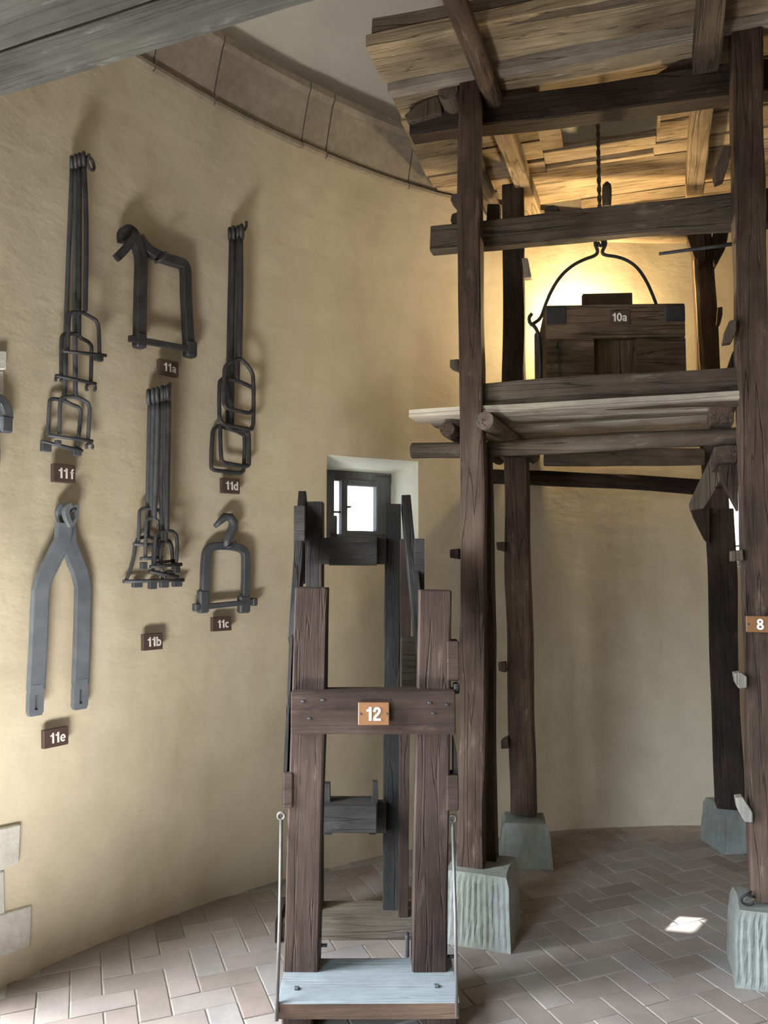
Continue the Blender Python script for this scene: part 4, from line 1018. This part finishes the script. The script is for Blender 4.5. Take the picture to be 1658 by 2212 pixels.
# 11c: small shackle with hook
c = W(489, 1180, 0.045); sc_ = root('iron_shackle', c, 'small grey iron shackle with a swan neck hook above the 11c plate', 'shackle')
nrm = wall_dir(489, 1180)[1]
tube('hook', path([(464, 1137), (476, 1125), (486, 1116), (497, 1117), (504, 1128), (503, 1142), (497, 1153), (490, 1166), (488, 1182)], 0.055), [0.010, 0.016, 0.020, 0.021, 0.022, 0.023, 0.023, 0.022, 0.020], M_IRONM, sc_, smoothpath=0)
tube('yoke', path([(438, 1316), (441, 1277), (443, 1216), (446, 1190), (457, 1180), (490, 1179), (516, 1183), (529, 1191), (531, 1206), (530, 1270), (526, 1316)], 0.045), 0.0, M_IRONM, sc_, smoothpath=2, flat=(0.034, 0.036), hint=nrm)
tube('cross_pin', path([(420, 1313), (552, 1299)], 0.05), 0.0, M_IRONM, sc_, flat=(0.026, 0.024), hint=nrm)
for px, py, w, h in ((438, 1299, 24, 50), (526, 1305, 26, 38)):
    q = W(px, py, 0.045); tx, tn = wall_dir(px, py); block('foot', q, tx, tn, UP, w * mpp(q), 0.04, h * mpp(q), M_IRONM, sc_, bev=0.008)
for px, py in ((423, 1312), (548, 1300)):
    q = W(px, py, 0.05); tx, tn = wall_dir(px, py); block('pin_head', q, tx, tn, UP, 12 * mpp(q), 0.035, 17 * mpp(q), M_IRONM, sc_, bev=0.005)
peg([(480, 1186), (488, 1184), (500, 1180), (506, 1176), (507, 1168)], 'short iron peg under the top bar of the 11c shackle', (-0.02, 0.07, 0.085, 0.085, 0.085), 0.0065)
# 11e: forked bars
c = W(140, 1110, 0.04); fk = root('forked_bar', c, 'blue grey two armed forked iron bar with slotted feet above the 11e plate', 'iron bar')
nrm = wall_dir(120, 1300)[1]
tube('arm', path([(138, 1130), (135, 1168), (96, 1245), (87, 1276), (82, 1400), (77, 1490)], 0.06), 0.0, M_IRONG, fk, flat=(0.022, 0.066), hint=nrm)
tube('arm', path([(145, 1135), (147, 1172), (172, 1236), (179, 1268), (177, 1360), (173, 1478)], 0.035), 0.0, M_IRONG, fk, flat=(0.022, 0.068), hint=nrm)
for ex, ey, of in ((128, 1106, 0.035), (144, 1102, 0.075)):
    tube('claw', path([(ex + 8, 1136), (ex + 1, 1122), (ex - 3, 1108), (ex + 1, 1096), (ex + 8, 1091)], of), 0.0, M_IRONG, fk, smoothpath=1, flat=(0.024, 0.022), hint=nrm)
tube('claw', path([(150, 1138), (160, 1122), (163, 1106), (163, 1090)], 0.05), 0.0, M_IRONG, fk, smoothpath=1, flat=(0.024, 0.020), hint=nrm)
for cx_, cy_, w, h, fo in ((75.5, 1517, 33, 56, 0.06), (172, 1504, 33, 54, 0.035)):
    tx, tn = wall_dir(cx_, cy_); q = W(cx_, cy_, fo); k = mpp(q); pts = []
    out = [(-.5, -.36), (-.38, -.5), (.38, -.5), (.5, -.36), (.5, .28), (.40, .66), (-.40, .66), (-.5, .28)]
    inn = [(-.11, -.28), (-.11, .28), (.11, .28), (.11, -.28)]
    def P3(a, b, d): return tx * (a * w * k) + UP * (b * h * k) + tn * d
    vs = []; fs = []
    for d in (-0.012, 0.012):
        vs += [P3(a, b, d) for a, b in out] + [P3(a, b, d) for a, b in inn]
    ladder = [(0, 1, 8), (1, 2, 11, 8), (2, 3, 11), (3, 4, 10, 11), (4, 5, 10), (5, 6, 9, 10), (6, 7, 9), (7, 0, 8, 9)]
    for f in ladder: fs += [f, tuple(12 + i for i in f[::-1])]
    for i in range(8): fs.append((i, (i + 1) % 8, 12 + (i + 1) % 8, 12 + i))
    for i in range(4): fs.append((8 + i, 8 + (i + 1) % 4, 20 + (i + 1) % 4, 20 + i))
    link('slotted_foot', mesh('slotted_foot', vs, fs), M_IRONG, fk, Matrix.Translation(q))
o = peg([(140, 1098), (150, 1103), (158, 1104), (164, 1098)], 'iron wall peg through the claws of the forked bar', (-0.02, 0.05, 0.09, 0.09), 0.006)
# irons cut by the left edge of the view
c = W(0, 900, 0.04); lf = root('iron_clamp', c, 'blue grey iron clamp hanging beside the doorway stones', 'iron clamp')
tube('bow', path([(-40, 862), (-8, 861), (6, 868), (14, 888), (16, 905)], 0.045), 0.0, M_IRONM, lf, smoothpath=1, flat=(0.03, 0.035), hint=nrm)
q = W(11, 917, 0.045); tx, tn = wall_dir(11, 917); block('lug', q, tx, tn, UP, 0.044, 0.035, 0.062, M_IRONM, lf, bev=0.006)
tube('rod', path([(-4, 930), (-3, 975), (-4, 1030)], 0.045), 0.006, M_IRONM, lf)
